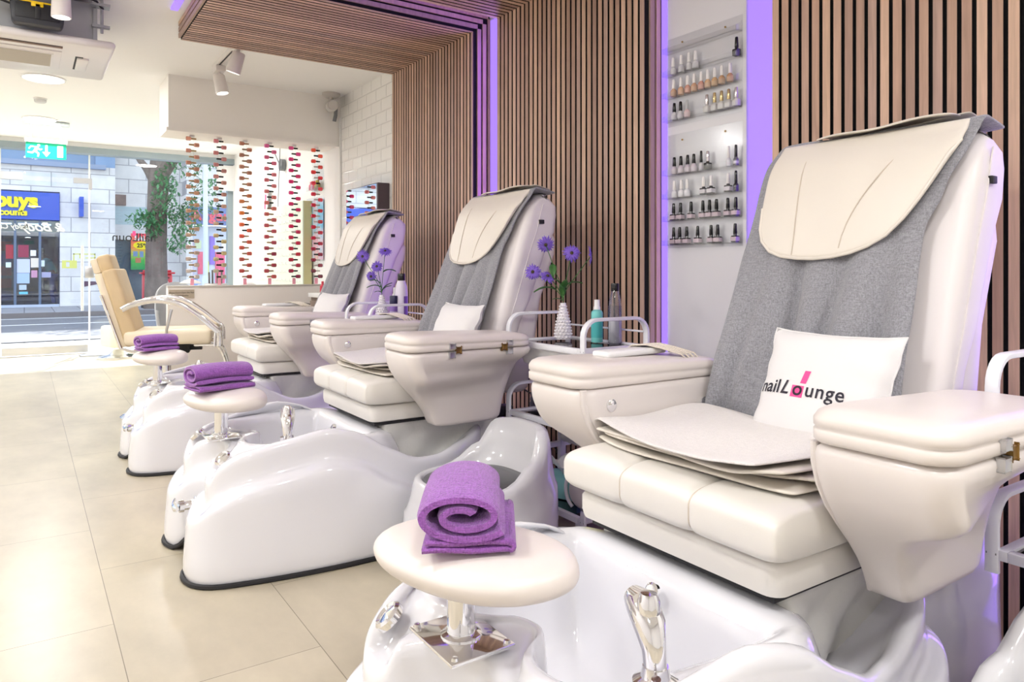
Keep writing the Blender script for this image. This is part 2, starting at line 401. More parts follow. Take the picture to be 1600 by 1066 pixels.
# ---------------------------------------------------------------- slatted feature panels
def slat_panel(y0, y1, label, ceil=True):
    t = thing('slatted_panel', label, 'wall panel', (2.3, (y0 + y1) / 2, 0), 0, 'walnut slatted panels wrapping the wall and ceiling')
    ox, oy = 2.3, (y0 + y1) / 2
    n = int(round((y1 - y0) / 0.04)); XF = 0.80; zc = 2.472
    g = G()                                   # black felt carcass
    g.box(W + 0.012, W2, y0 + 0.006, y1 - 0.006, 0, CZ)
    if ceil: g.box(XF + 0.012, W + 0.02, y0 + 0.006, y1 - 0.006, zc + 0.012, CZ)
    g.xf(T(-ox, -oy, 0)); build('backing', g, M_felt, t, smooth=False)
    g = G(); core = G()
    for i in range(n):
        a = y0 + 0.0065 + i * 0.04 * (y1 - y0) / (n * 0.04); b = a + 0.027
        # mitred L-shaped slat, one island: the wall run and the ceiling run meet at 45 degrees
        if ceil:
            poly = [(W, 0), (W + 0.012, 0), (W + 0.012, zc + 0.012), (XF + 0.012, zc + 0.012), (XF + 0.012, zc), (W, zc)]
        else:
            poly = [(W, 0), (W + 0.012, 0), (W + 0.012, CZ), (W, CZ)]
        if ceil:
            g.box(W, W + 0.0015, a, b, 0, zc + 0.0); g.box(XF + 0.014, W + 0.0015, a, b, zc, zc + 0.0015)
            core.box(W + 0.0015, W + 0.013, a, b, 0, zc + 0.01); core.box(XF + 0.014, W + 0.012, a, b, zc + 0.0015, zc + 0.013)
        else: g.prism(poly, a, b, 'y')
    g.xf(T(-ox, -oy, 0)); build('slats', g, M_wood, t, smooth=False)
    core.xf(T(-ox, -oy, 0)); build('slat_cores', core, M_felt, t, smooth=False)
    for yy, sgn, nm in ((y0, -1, 'side_slats'), (y1, 1, 'side_slats')):
        g = G()
        for k in range(3):
            xx = W + 0.028 + k * 0.037
            ya, yb = (yy - 0.004, yy + 0.008) if sgn < 0 else (yy - 0.008, yy + 0.004)
            g.box(xx, xx + 0.025, ya, yb, 0, CZ if not ceil else zc + 0.02 + 0.037 * k)
            if ceil: g.box(XF + 0.02, xx, ya, yb, zc + 0.02 + k * 0.037, zc + 0.045 + k * 0.037)
        g.xf(T(-ox, -oy, 0)); build(nm, g, M_wood, t, smooth=False)
    if ceil:
        g = G()
        for k in range(3):
            g.box(XF, XF + 0.012, y0, y1, zc + 0.012 + k * 0.037, zc + 0.038 + k * 0.037)
        g.xf(T(-ox, -oy, 0)); build('front_slats', g, M_wood, t, smooth=False)
    return t
slat_panel(3.757, 4.927, 'walnut slatted panel beside the white metro tiles, folding onto the ceiling')
slat_panel(2.298, 3.498, 'walnut slatted panel behind the middle pedicure chair, left of the polish racks')
slat_panel(0.817, 1.657, 'walnut slatted panel behind the nearest pedicure chair, right of the polish racks')

def wall_glow(y0, y1, x0, x1, label, ceil):  # emissive bands stand in for wall lit violet by LEDs behind the panels
    t = thing('violet_wall_glow', label, 'light strip', (W2, (y0 + y1) / 2, 0), 0, 'glowing bands as violet lit wall between the slatted panels')
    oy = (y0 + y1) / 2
    g = G().box(x0, x1, y0, y1, 0.02, 2.55); g.xf(T(-W2, -oy, 0)); build('wall_run', g, M_violetglow, t, smooth=False)
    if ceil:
        g = G().box(0.9, 2.2, y0, y1, CZ - 0.014, CZ - 0.002); g.xf(T(-W2, -oy, 0)); build('ceiling_run', g, M_violetglow, t, smooth=False)
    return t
wall_glow(3.53, 3.735, W2 - 0.012, W2 - 0.002, 'glowing band as violet lit wall between the two far slatted panels', True)
wall_glow(2.262, 2.288, W2 - 0.03, W2 - 0.002, 'thin glowing band as violet lit wall along the left edge of the polish rack board', False)
wall_glow(1.68, 1.84, W2 - 0.012, W2 - 0.002, 'wide glowing band as violet lit wall right of the polish rack board', False)
wall_glow(0.60, 0.78, W2 - 0.012, W2 - 0.002, 'violet glowing strip beyond the right edge of the nearest slatted panel', False)
tag(build('light_strip', G().box(0.72, 0.76, 2.0, 4.7, CZ - 0.014, CZ - 0.002), M_violetglow, smooth=False), 'violet light strip on the ceiling behind the front edge of the slatted canopy', 'light strip')
# glossy white board the racks hang on
M_board = mat('gloss_white_board', rgb(226, 226, 230), 0.4, coat=0.05)
tag(build('wall_board', G().box(W2 - 0.02, W2 - 0.001, 1.842, 2.262, 0, CZ - 0.01), M_board, smooth=False), 'plain white glossy board carrying the clear polish racks', 'wall board')

# ---------------------------------------------------------------- ceiling things
def downlight(x, y, label):
    t = thing('ceiling_downlight', label, 'ceiling light', (x, y, CZ), 0, 'round flush ceiling downlights')
    build('rim', G().lathe([(0.158, 0), (0.158, -0.008), (0.145, -0.012), (0.145, 0)], 40), M_whiteplastic, t)
    build('diffuser', G().lathe([(0.0, -0.009), (0.143, -0.009), (0.143, -0.004), (0, -0.004)], 40), M_lamp, t)
for x, y, l in ((0.13, 7.0, 'round flush downlight directly beyond the air conditioner'), (0.13, 8.9, 'round flush downlight above the exit sign'), (1.5, 8.9, 'round flush downlight behind the bulkhead corner'), (-1.6, 8.0, 'added fill downlight left of the shop entrance, out of view')):  # the last one is out of view, added as fill
    downlight(x, y, l)
for x, y in ((-0.6, 1.6), (-0.6, 3.6), (-2.3, 1.6), (-2.3, 3.6), (-2.3, 5.6), (0.2, -0.2), (1.6, -0.9), (-1.6, -1.6)):  # unseen downlights added to fill the room with light
    downlight(x, y, 'added fill downlight, unseen in the ceiling over the near end of the salon')
t = thing('smoke_detector', 'small round white smoke detector on the ceiling', 'smoke detector', (0.12, 7.85, CZ))
build('body', G().lathe([(0, -0.04), (0.04, -0.04), (0.048, -0.03), (0.05, 0), (0, 0)], 28), mat('detector_plastic', rgb(214, 214, 214), 0.5), t)
build('collar', G().lathe([(0.052, -0.012), (0.055, -0.008), (0.055, 0), (0.052, 0)], 28), M_whiteplastic, t)

M_spot = mat('spotlight_white', rgb(232, 226, 222), 0.4)
def spot(x, y, ax, ay, label):
    """white cylinder spot; (ax, ay) is the horizontal lean of the beam"""
    t = thing('track_spotlight', label, 'spotlight', (x, y, 2.54), 0, 'white cylinder spotlights on the ceiling tracks')
    build('adapter', G().box(-0.035, 0.035, -0.06, 0.06, -0.03, 0.012, 0.004), M_spot, t)
    build('stem', G().lathe([(0.012, -0.03), (0.012, -0.075)], 12), M_spot, t)
    d = Vector((ax, ay, -1)).normalized(); q = d.to_track_quat('Z', 'Y').to_matrix().to_4x4()
    M = T(0, 0, -0.07) @ q
    g = G().lathe([(0, -0.02), (0.036, -0.02), (0.042, -0.012), (0.047, 0.12), (0.042, 0.122), (0.04, 0.105)], 28, M=M)
    h = build('lamp_head', g, M_spot, t, recalc=True)
    build('lens', G().lathe([(0, 0.112), (0.041, 0.112), (0.041, 0.108), (0, 0.108)], 28, M=M), M_lamp, h)
    return t
spot(1.21, 5.72, 0.18, -0.12, 'white cylinder spotlight pointing down, nearer the bulkhead')
spot(1.19, 5.05, -0.25, 0.22, 'white cylinder spotlight pointing down, just under the slatted canopy edge')
spot(0.16, 4.45, 0.0, 0.0, 'white cylinder spotlight cut off by the top edge beside the air conditioner')
def track(x0, x1, y0, y1, label):
    t = thing('lighting_track', label, 'lighting track', (x0, y0, CZ))
    build('rail', G().box(0, x1 - x0, 0, y1 - y0, -0.034, 0, 0.002), M_spot, t)
    build('slot', G().box(0.012, x1 - x0 - 0.012, 0.01, y1 - y0 - 0.01, -0.036, -0.0335), M_black, t, smooth=False)
track(1.185, 1.22, 4.95, 5.85, 'white ceiling track with two spotlights beside the bulkhead')
track(0.145, 0.178, 3.4, 4.6, 'white ceiling track with one spotlight near the air conditioner')

# air conditioner cassette hung below the ceiling
t = thing('air_conditioner', 'suspended ceiling cassette air conditioner with grey metal casing and white grille', 'air conditioner', (-0.15, 5.1, CZ))
M_galv = mat('galvanised_steel', rgb(165, 168, 172), 0.45, metal=0.55, var=(5, 0.06))
M_ac = mat('ac_panel_white', rgb(236, 232, 226), 0.35)
ac = build('casing', G().box(-0.62, 0.49, -0.31, 0.40, -0.255, -0.03, 0.004), M_galv, t)
build('hanger', G().tube([(0.52, -0.33, 0), (0.52, -0.33, -0.2)], 0.008, 8).box(0.47, 0.56, -0.36, -0.29, -0.05, -0.035).box(0.47, 0.56, -0.345, -0.315, -0.17, -0.155).box(0.478, 0.498, -0.32, 0.1, -0.24, -0.06), M_galv, t)
ad = build('panel', G().box(-0.70, 0.585, -0.40, 0.44, -0.30, -0.255, 0.022, 3), M_ac, t)
build('intake_grille', G().box(-0.60, 0.33, -0.19, 0.24, -0.306, -0.298, 0.003).box(-0.56, 0.29, -0.13, 0.18, -0.3085, -0.3055), M_ac, ad)
build('filter_mesh', G().box(-0.55, 0.28, -0.12, 0.17, -0.310, -0.3085), mat('filter_mesh', rgb(190, 182, 166), 0.7, bump=(300, 0.5, 0.002)), ad, smooth=False)
build('air_slot', G().box(-0.6, 0.33, -0.30, -0.27, -0.3015, -0.296), M_black, ad, smooth=False)
build('air_slot', G().box(0.40, 0.44, -0.12, 0.20, -0.3015, -0.296), M_black, ad, smooth=False)
build('louvre', G().box(0.41, 0.47, -0.10, 0.18, -0.312, -0.296, 0.006), M_ac, ad)
build('louvre', G().box(-0.6, 0.33, -0.292, -0.28, -0.31, -0.298, 0.003), mat('louvre_beige', rgb(170, 150, 130), 0.5), ad)
# black and yellow flood lamp clipped in front of the casing
t = thing('work_lamp', 'black and yellow box lamp fixed in front of the air conditioner casing', 'lamp', (0.06, 4.64, 2.4))
build('housing', G().prism([(-0.125, 0.055), (0.125, 0.055), (0.118, -0.04), (0.105, -0.062), (-0.105, -0.062), (-0.118, -0.04)], -0.03, 0.05, 'y', bev=0.008), mat('charcoal_plastic', rgb(52, 54, 60), 0.45), t)
build('hollow', G().box(-0.1, 0.1, -0.036, -0.028, -0.035, 0.045, 0.004), mat('dark_plastic', rgb(30, 31, 35), 0.5), t)
build('divider', G().box(-0.012, 0.012, -0.042, -0.03, -0.035, 0.045, 0.002), MATS['dark_plastic'], t)
yel = mat('safety_yellow', rgb(250, 210, 20), 0.4)
build('yellow_rim', G().box(-0.127, 0.127, -0.034, 0.05, 0.052, 0.06, 0.002).box(-0.03, 0.025, -0.042, -0.03, 0.03, 0.058, 0.003).box(-0.115, -0.095, 0.0, 0.04, 0.058, 0.1).box(0.09, 0.115, 0, 0.04, 0.058, 0.09), yel, t)
build('strap_box', G().box(-0.055, 0.06, -0.01, 0.06, 0.06, 0.19, 0.008), mat('strap_grey', rgb(110, 112, 118), 0.5), t)
build('pole', G().tube([(-0.085, 0, 0.05), (-0.085, 0, 0.19)], 0.014, 12), M_spot, t)
tag(build('power_cable', G().tube([(-0.6, 4.66, 2.56), (-0.3, 4.65, 2.50), (-0.06, 4.65, 2.44)], 0.006, 8), M_black), 'black cable running to the yellow and black lamp', 'cable')
tag(build('power_cable', G().tube([(0.12, 4.66, 2.52), (0.25, 4.70, 2.575), (0.34, 4.74, 2.56), (0.375, 4.77, 2.53)], 0.007, 8), M_black), 'black cable looping over the air conditioner corner bracket', 'cable')

# emergency exit sign
t = thing('exit_sign', 'hanging green emergency exit sign with running man, arrow and door', 'sign', (0.19, 9.0, CZ - 0.01))
M_green = mat('exit_green', rgb(0, 190, 140), 0.4, emit=(rgb(0, 200, 150), 0.35))
M_signw = mat('exit_white', rgb(250, 255, 252), 0.4, emit=((1, 1, 1, 1), 0.35))
sx = 0.178
build('ceiling_plate', G().box(-sx, sx + 0.03, -0.03, 0.03, -0.035, 0, 0.003), mat('exit_plate', rgb(214, 226, 226), 0.4), t)
build('wire', G().tube([(-0.13, 0, -0.03), (-0.13, 0, -0.19)], 0.0025, 6), M_steel, t)
build('wire', G().tube([(0.13, 0, -0.03), (0.13, 0, -0.19)], 0.0025, 6), M_steel, t)
build('lamp_bar', G().box(-sx - 0.01, sx + 0.01, -0.028, 0.028, -0.225, -0.185, 0.004), M_whiteplastic, t)
p = build('sign_face', G().box(-sx, sx, -0.008, 0.008, -0.385, -0.225), M_green, t, smooth=False)
def flat2(poly, g=None, y=-0.0095, th=0.001):
    g = g or G(); g.prism(poly, y, y - th, 'y'); return g
g = G()
flat2([(0.098, -0.365), (0.15, -0.365), (0.15, -0.245), (0.098, -0.245)], g)
flat2([(-0.008, -0.245), (0.012, -0.245), (0.012, -0.32), (-0.008, -0.32)], g)
flat2([(-0.034, -0.318), (0.038, -0.318), (0.002, -0.368)], g)
def seg(x0, z0, x1, z1, w):
    a = math.atan2(z1 - z0, x1 - x0); dx, dz = -math.sin(a) * w / 2, math.cos(a) * w / 2
    flat2([(x0 + dx, z0 + dz), (x1 + dx, z1 + dz), (x1 - dx, z1 - dz), (x0 - dx, z0 - dz)], g)
flat2([(-0.066 + 0.013 * math.cos(a * PI / 6), -0.252 + 0.013 * math.sin(a * PI / 6)) for a in range(12)], g)
seg(-0.078, -0.268, -0.1, -0.318, 0.028); seg(-0.08, -0.272, -0.135, -0.268, 0.012); seg(-0.135, -0.268, -0.152, -0.295, 0.012)
seg(-0.078, -0.275, -0.055, -0.3, 0.012); seg(-0.055, -0.3, -0.035, -0.288, 0.011)
seg(-0.1, -0.312, -0.125, -0.335, 0.017); seg(-0.125, -0.333, -0.163, -0.328, 0.014)
seg(-0.096, -0.315, -0.066, -0.338, 0.017); seg(-0.066, -0.336, -0.074, -0.372, 0.014)
build('pictogram', g, M_signw, p, smooth=False)

# security camera on the bulkhead corner
t = thing('security_camera', 'small white bullet security camera in the corner of the bulkhead and ceiling', 'camera', (2.25, 6.2, CZ)); t.scale = (1.45, 1.45, 1.3)
M_cam = mat('camera_white', rgb(205, 200, 195), 0.4)
build('base', G().lathe([(0.055, 0), (0.055, -0.012), (0.03, -0.03), (0, -0.03)], 24), M_cam, t)
build('arm', G().tube([(0, 0, -0.02), (0, -0.01, -0.05), (-0.01, -0.03, -0.075)], 0.012, 10), M_cam, t)
Mc = T(-0.01, -0.04, -0.095) @ RZ(-0.25) @ RX(0.1)
h = build('camera_body', G().lathe([(0, 0.07), (0.03, 0.07), (0.034, 0.06), (0.036, -0.05), (0.033, -0.056), (0.026, -0.048)], 24, axis='y', M=Mc), M_cam, t)
build('lens', G().lathe([(0, -0.046), (0.027, -0.046), (0.027, -0.04)], 24, axis='y', M=Mc), M_blackgloss, h)
build('junction_cable', G().tube([(0.03, 0.0, -0.09), (0.035, 0.02, -0.14), (0.03, 0.03, -0.18)], 0.012, 8), M_greyplastic, t)
# conduit below it
tag(build('cable_conduit', G().box(2.352, 2.37, 6.262, 6.284, 0.9, 2.40, 0.002), M_wall), 'thin white cable conduit running down the tiled corner', 'conduit')
# ================================================================ pedicure chair
def catmull(P, k, closed=True):
    out = []; n = len(P)
    for i in range(n if closed else n - 1):
        p0, p1, p2, p3 = (P[(i - 1) % n], P[i], P[(i + 1) % n], P[(i + 2) % n]) if closed else (P[max(i - 1, 0)], P[i], P[i + 1], P[min(i + 2, n - 1)])
        for j in range(k):
            t = j / k
            out.append(tuple(0.5 * ((2 * b) + (-a + c) * t + (2 * a - 5 * b + 4 * c - d) * t * t + (-a + 3 * b - 3 * c + d) * t ** 3) for a, b, c, d in zip(p0, p1, p2, p3)))
    if not closed: out.append(tuple(P[-1]))
    return out
half = [(0.555, 0.0), (0.535, 0.05), (0.468, 0.095), (0.435, 0.17), (0.445, 0.26), (0.500, 0.322), (0.61, 0.355), (0.76, 0.38), (0.95, 0.395), (1.15, 0.39),
        (1.30, 0.365), (1.43, 0.34), (1.54, 0.31), (1.62, 0.25), (1.665, 0.14), (1.68, 0.0)]
outl = half + [(x, -y) for x, y in half[-2:0:-1]]
OUT = catmull(outl, 3)
NO = len(OUT)
def hz(x, y):
    h = interp(x, [0.43, 0.5, 0.6, 0.75, 0.88, 1.0, 1.13, 1.25, 1.35, 1.48, 1.60, 1.68], [0.335, 0.385, 0.425, 0.455, 0.48, 0.45, 0.37, 0.32, 0.315, 0.35, 0.385, 0.395])
    return h
NRM = []
for i in range(NO):
    a = OUT[(i - 1) % NO]; b = OUT[(i + 1) % NO]; d = Vector((b[0] - a[0], b[1] - a[1])).normalized()
    NRM.append((d[1], -d[0]))
ctr = Vector((1.0, 0))
if (Vector(OUT[10]) - ctr).dot(Vector(NRM[10])) < 0: NRM = [(-a, -b) for a, b in NRM]
YS = -0.05      # the tub sits a little towards the near side of the seat
def ring(off, zf):
    r = []
    for (x, y), (nx, ny) in zip(OUT, NRM):
        k = off
        if off < -0.04 and x < 0.62: k = off * (1 + 0.30 * min(1, (0.62 - x) / 0.12))
        r.append((x + nx * k, y + ny * k + YS, zf(x, y)))
    return r
def foot(x, y, z0):
    if x < 0.62 and abs(y) < 0.1: return z0 + 0.125 * (1 - (abs(y) / 0.1)) ** 0.8 * max(0, 1 - z0 / 0.25)
    return z0
rings = []
rings.append(ring(-0.012, lambda x, y: foot(x, y, 0.004)))
rings.append(ring(0.0, lambda x, y: foot(x, y, 0.02)))
rings.append(ring(-0.006, lambda x, y: foot(x, y, 0.11)))
rings.append(ring(-0.012, lambda x, y: hz(x, y) * 0.5))
rings.append(ring(-0.012, lambda x, y: hz(x, y) - 0.145))
rings.append(ring(-0.018, lambda x, y: hz(x, y) - 0.124))
rings.append(ring(-0.044, lambda x, y: hz(x, y) - 0.110))
rings.append(ring(-0.054, lambda x, y: hz(x, y) - 0.098))
rings.append(ring(-0.055, lambda x, y: hz(x, y) - 0.055))
rings.append(ring(-0.052, lambda x, y: hz(x, y) - 0.016))
rings.append(ring(-0.066, lambda x, y: hz(x, y)))
rings.append(ring(-0.088, lambda x, y: hz(x, y) - 0.004))
def bowl(sc, z, ex=0.0):
    r = []
    for (x, y) in OUT:
        X = min(0.665 + (x - 0.435) * 0.62, 1.055 + ex) if x > 0.435 else 0.665
        Y = y * (0.60 if y < 0 else 0.76)
        # round the rear corners of the bowl
        if x > 1.06: Y *= lerp(1.0, 0.0, min(1.0, max(0, (x - 1.12) / 0.56)))
        cx, cy = 0.86, 0.03
        r.append((cx + (X - cx) * sc, cy + (Y - cy) * sc + YS, z(x) if callable(z) else z))
    return r
def deck(rim, q, t, zr, zfront):
    r = []
    for (p, b, (x, y)) in zip(rim, q, OUT):
        w = interp(x, [1.0, 1.16], [0.0, 1.0])
        r.append((lerp(p[0], b[0], t), lerp(p[1], b[1], t), lerp(lerp(p[2], 0.42, zfront), zr(x, p[2]), w)))
    return r
rim_ = rings[-1]; bw = bowl(1.22, 0.43, 0.11)
rings.append(deck(rim_, bw, 0.18, lambda x, h: h - 0.06, 0.3))
rings.append(deck(rim_, bw, 0.55, lambda x, h: 0.235, 0.6))
rings.append(deck(rim_, bw, 0.96, lambda x, h: 0.23, 0.9))
rings.append(deck(rim_, bw, 1.0, lambda x, h: 0.26, 1.0))
rings.append([(lerp(a[0], b[0], 0.3), lerp(a[1], b[1], 0.3), 0.428) for a, b in zip(bw, bowl(1.06, 0.43, 0.03))])
rings.append(bowl(1.04, 0.422, 0.015))
rings.append(bowl(0.99, 0.405))
rings.append(bowl(0.93, 0.33))
rings.append(bowl(0.80, 0.22))
rings.append(bowl(0.62, 0.19))
rings.append(bowl(0.2, 0.185))
OX = 1.2
def loc(g): return g.xf(T(-OX, 0, 0))
def locarm(g):
    g.v = [(x, (1 if y > 0 else -1) * (0.30 + (abs(y) - 0.30) * 0.87) if abs(y) > 0.30 else y, z) for x, y, z in g.v]
    return loc(g)

def rrect(x0, x1, y0, y1, z, r, n=6):
    """rounded rectangle ring in plan"""
    pts = []
    for cx, cy, a0 in ((x1 - r, y1 - r, 0), (x0 + r, y1 - r, 90), (x0 + r, y0 + r, 180), (x1 - r, y0 + r, 270)):
        for j in range(n + 1):
            a = math.radians(a0 + 90 * j / n); pts.append((cx + r * math.cos(a), cy + r * math.sin(a), z))
    return pts
def fx(z):    # front face of the back cushion
    return soft(z, [0.55, 0.70, 0.80, 1.0, 1.15, 1.3, 1.38], [1.565, 1.605, 1.64, 1.70, 1.75, 1.80, 1.86])
def rx_(z):
    return interp(z, [0.55, 0.77, 1.0, 1.24, 1.31, 1.345, 1.36, 1.38], [1.68, 1.775, 1.875, 1.975, 1.982, 1.965, 1.94, 1.90])

mat('seam_thread', rgb(206, 194, 178), 0.7)
def make_chair():
    t = thing('pedicure_chair', '', 'pedicure chair', (OX, 0, 0), 0, 'white spa pedicure chairs along the slatted wall')
    g = G(); g.rings(rings, cap=(False, True)); loc(g)
    tub = build('foot_bath', g, M_gel, t, sub=1)
    g = G(); g.tube([(x + nx * -0.002, y + ny * -0.002 + YS, 0.008 + (foot(x, y, 0.0))) for (x, y), (nx, ny) in zip(OUT, NRM)], 0.0085, 6, closed=True); loc(g)
    build('base_seal', g, M_black, tub)
    # chrome fittings of the tub
    g = G(); c = (0.765, -0.30, 0)
    g.lathe([(0.034, 0.415), (0.034, 0.43), (0.022, 0.437), (0.019, 0.452)], 24, c=c)
    g.tube([(0.765, -0.30, 0.44), (0.765, -0.297, 0.475), (0.768, -0.285, 0.505), (0.775, -0.262, 0.525), (0.782, -0.238, 0.525)], [0.017, 0.0185, 0.025, 0.026, 0.018], 16)
    g.lathe([(0.0, 0.033), (0.012, 0.031), (0.017, 0.02), (0.018, 0.0), (0.014, -0.006)], 16, c=(0.768, -0.283, 0.52))
    g.tube([(0.74, -0.325, 0.43), (0.736, -0.33, 0.455)], [0.009, 0.007], 10); loc(g)
    build('tap', g, M_chrome, tub)
    for yy, nm in ((-0.222, 'jet_button'), (0.222, 'jet_button')):
        g = G(); M = T(0.552, yy + YS, 0.398) @ Matrix.Rotation(math.radians(-40), 4, 'Y') @ RX(math.radians(14 if yy < 0 else -14))
        g.lathe([(0.029, -0.014), (0.029, -0.002), (0.024, 0.003), (0.018, 0.0), (0.0, 0.003)], 28, M=M); loc(g)
        build(nm, g, M_chrome, tub)
    g = G(); M = T(1.028, -0.03, 0.395) @ RY(math.radians(-66))
    g.lathe([(0.017, -0.004), (0.017, 0.004), (0.012, 0.007), (0.0, 0.006)], 20, M=M); loc(g); build('overflow', g, M_chrome, tub)
    g = G().lathe([(0.03, 0.186), (0.03, 0.192), (0.0, 0.193)], 24, c=(0.86, -0.03, 0)); loc(g); build('drain', g, M_chrome, tub)
    # drain lever in the front notch
    g = G(); y0 = YS
    g.lathe([(0.03, 0.0), (0.03, 0.006), (0.02, 0.012), (0.016, 0.02), (0.016, 0.05)], 20, M=T(0.515, y0, 0.19) @ RY(math.radians(-90)))
    g.tube([(0.47, y0, 0.19), (0.455, y0, 0.19)], 0.022, 14)
    g.tube([(0.452, y0 + 0.055, 0.205), (0.445, y0 + 0.03, 0.19), (0.447, y0, 0.185), (0.445, y0 - 0.03, 0.19)], [0.004, 0.011, 0.014, 0.006], 10)
    loc(g); lv = build('drain_lever', g, M_chrome, tub)
    # footrest pad on its post
    g = G().tube([(0.605, -0.01, 0.40), (0.605, -0.01, 0.53)], 0.0235, 20); loc(g)
    post = build('footrest_post', g, M_chrome, t)
    g = G(); g.lathe([(0.036, 0.41), (0.034, 0.425), (0.025, 0.428)], 20, c=(0.605, -0.01, 0))
    g.box(0.545, 0.665, -0.085, 0.065, 0.414, 0.421, 0.003)
    for sx_ in (0.556, 0.654):
        for sy_ in (-0.075, 0.055): g.lathe([(0.006, 0.421), (0.005, 0.426), (0, 0.427)], 10, c=(sx_, sy_, 0))
    loc(g); build('post_plate', g, M_chrome, post)
    def pad(u, v):
        q = pad0(u, v); return (q[0] - 0.30 * (q[1] + 0.03), q[1], q[2])
    def pad0(u, v):
        a = 2 * PI * u; ca, sa = math.cos(a), math.sin(a)
        # rounded pad, wider across the chair, with a waisted rear edge
        ry = 0.174; rx = 0.114 - 0.008 * sa
        r = 1.0 - (0.16 * math.exp(-((a - 0.35) / 0.5) ** 2) if a < PI else 0.16 * math.exp(-((a - 2 * PI - 0.35) / 0.5) ** 2)) * 0.8
        ph = PI * v; s = math.sin(ph) ** 0.62 if 0 < v < 1 else 0
        z = -math.copysign(abs(math.cos(ph)) ** 0.8, math.cos(ph)) * 0.040
        zz = 0.554 + z + (0.010 * ca * s if z > 0 else 0)
        e = 0.9
        cx = math.copysign(abs(ca) ** e, ca); sy = math.copysign(abs(sa) ** e, sa)
        return (0.61 + rx * cx * s * r, -0.03 + ry * sy * s * r, zz)
    g = G(); n = 40; rs = [[pad(i / n, j / 12) for i in range(n)] for j in range(1, 12)]; g.rings(rs); loc(g)
    build('footrest_pad', g, M_pad, t, sub=1)
    # seat: base box, cushion with two seams
    g = G(); rs = []
    for k, (z, o) in enumerate(((0.447, 0.016), (0.452, 0.004), (0.47, 0.0), (0.500, 0.0), (0.511, 0.006), (0.514, 0.02))):
        rs.append(rrect(1.085 + o, 1.68 - o, -0.275 + o, 0.275 - o, z, 0.03))
    g.rings(rs); loc(g); sb = build('seat_base', g, M_leather, t, angle=50)
    g = G(); g.box(1.11, 1.66, -0.25, 0.25, 0.432, 0.447, 0.003); loc(g); build('underframe', g, M_black, sb)
    def cush(u, v):
        y = lerp(-0.292, 0.292, v); e = min(v, 1 - v) / 0.07
        s = 1.0 if e >= 1 else math.sqrt(max(0.0, 1 - (1 - e) ** 2)) * 0.28 + 0.72
        d = min(abs(y - 0.097), abs(y + 0.097)); pinch = 0.008 * math.exp(-(d / 0.006) ** 2) + 0.0022 * math.exp(-(d / 0.02) ** 2)
        a = 2 * PI * u; ca, sa = math.cos(a), math.sin(a)
        hx = 0.27 * lerp(0.975, 1.0, (s - 0.72) / 0.28) - pinch * 0.6; hz_ = 0.05 * s - pinch
        ex, ez = 0.30, 0.42
        X = 1.322 + math.copysign(abs(ca) ** ex, ca) * hx; Z = math.copysign(abs(sa) ** ez, sa) * hz_
        bulge = 0.006 * math.cos(y * PI / 0.6)
        if Z > 0: Z += bulge * (1 - abs(ca) ** 4)
        return (X, y, 0.563 + Z)
    g = G(); nu, nv = 60, 97; rs = [[cush(i / nu, j / (nv - 1)) for i in range(nu)] for j in range(nv)]; g.rings(rs); loc(g)
    cu_ = build('seat_cushion', g, M_leather, t, angle=180)
    for ys_ in (-0.097, 0.097):
        g = G(); g.tube([cush((i / 40.0) * 0.6 + 0.12, (ys_ + 0.292) / 0.584) for i in range(41)], 0.0021, 6); loc(g); build('seat_seam', g, MATS['seam_thread'], cu_)
    # grey skirt hanging under the seat
    def skirt(u, v):
        p = u * 4; k = int(p) % 4; f = p - int(p)
        x0, x1, y0, y1 = 1.15, 1.66, -0.245, 0.245
        P = [(x0, y1), (x0, y0), (x1, y0), (x1, y1)]
        a, b = P[k], P[(k + 1) % 4]
        X = lerp(a[0], b[0], f); Y = lerp(a[1], b[1], f)
        w = 0.026 * math.sin(f * PI) * math.sin(f * 11.0 + k * 2 + v * 4.5) * (0.25 + v) + 0.02 * math.sin(v * PI) * math.sin(f * 6 + 1.3 + v * 2)
        n = [(-1, 0), (0, -1), (1, 0), (0, 1)][k]
        return (X + n[0] * w + 0.01 * v * n[0] * -1, Y + n[1] * w - 0.01 * v * n[1], lerp(0.438, 0.26, v) + 0.008 * math.sin(f * 7 + k) * v)
    g = G(); rs = [[skirt(i / 96, j / 10) for i in range(96)] for j in range(11)]; g.rings(rs, cap=(True, False)); loc(g)
    build('skirt', g, M_skirt, t, angle=180)
    g = G(); g.box(1.60, 1.78, -0.21, -0.14, 0.395, 0.435, 0.004).box(1.68, 1.79, -0.19, 0.19, 0.33, 0.42, 0.006).tube([(1.76, -0.2, 0.40), (1.76, -0.24, 0.40)], 0.022, 14)
    loc(g); build('seat_mechanism', g, M_black, t)
    # armrests
    for sg in (-1, 1):
        def shell_ring(z, shrink=0.0, lip=False):
            xf = soft(z, [0.43, 0.46, 0.50, 0.54, 0.58, 0.63, 0.68, 0.70, 0.74], [1.30, 1.292, 1.268, 1.235, 1.195, 1.15, 1.125, 1.12, 1.12])
            xr = soft(z, [0.43, 0.50, 0.56, 0.62, 0.70, 0.74], [1.60, 1.61, 1.625, 1.645, 1.66, 1.66])
            r = rrect(xf + shrink, xr - shrink, 0.30 + shrink, 0.58 - shrink, z, 0.05, 8)
            out = []
            for (x, y, zz) in r:
                zp = z - 0.095 * ((x - 1.12) / 0.54) ** 1.3 + 0.03
                yo = soft(zp, [0.33, 0.42, 0.50, 0.56, 0.605, 0.635, 0.655, 0.74], [0.395, 0.40, 0.412, 0.430, 0.468, 0.552, 0.573, 0.578], 0.012)
                f = (y - 0.30) / 0.28
                out.append((x, sg * (0.30 + f * (yo - 0.30)), zz))
            return out
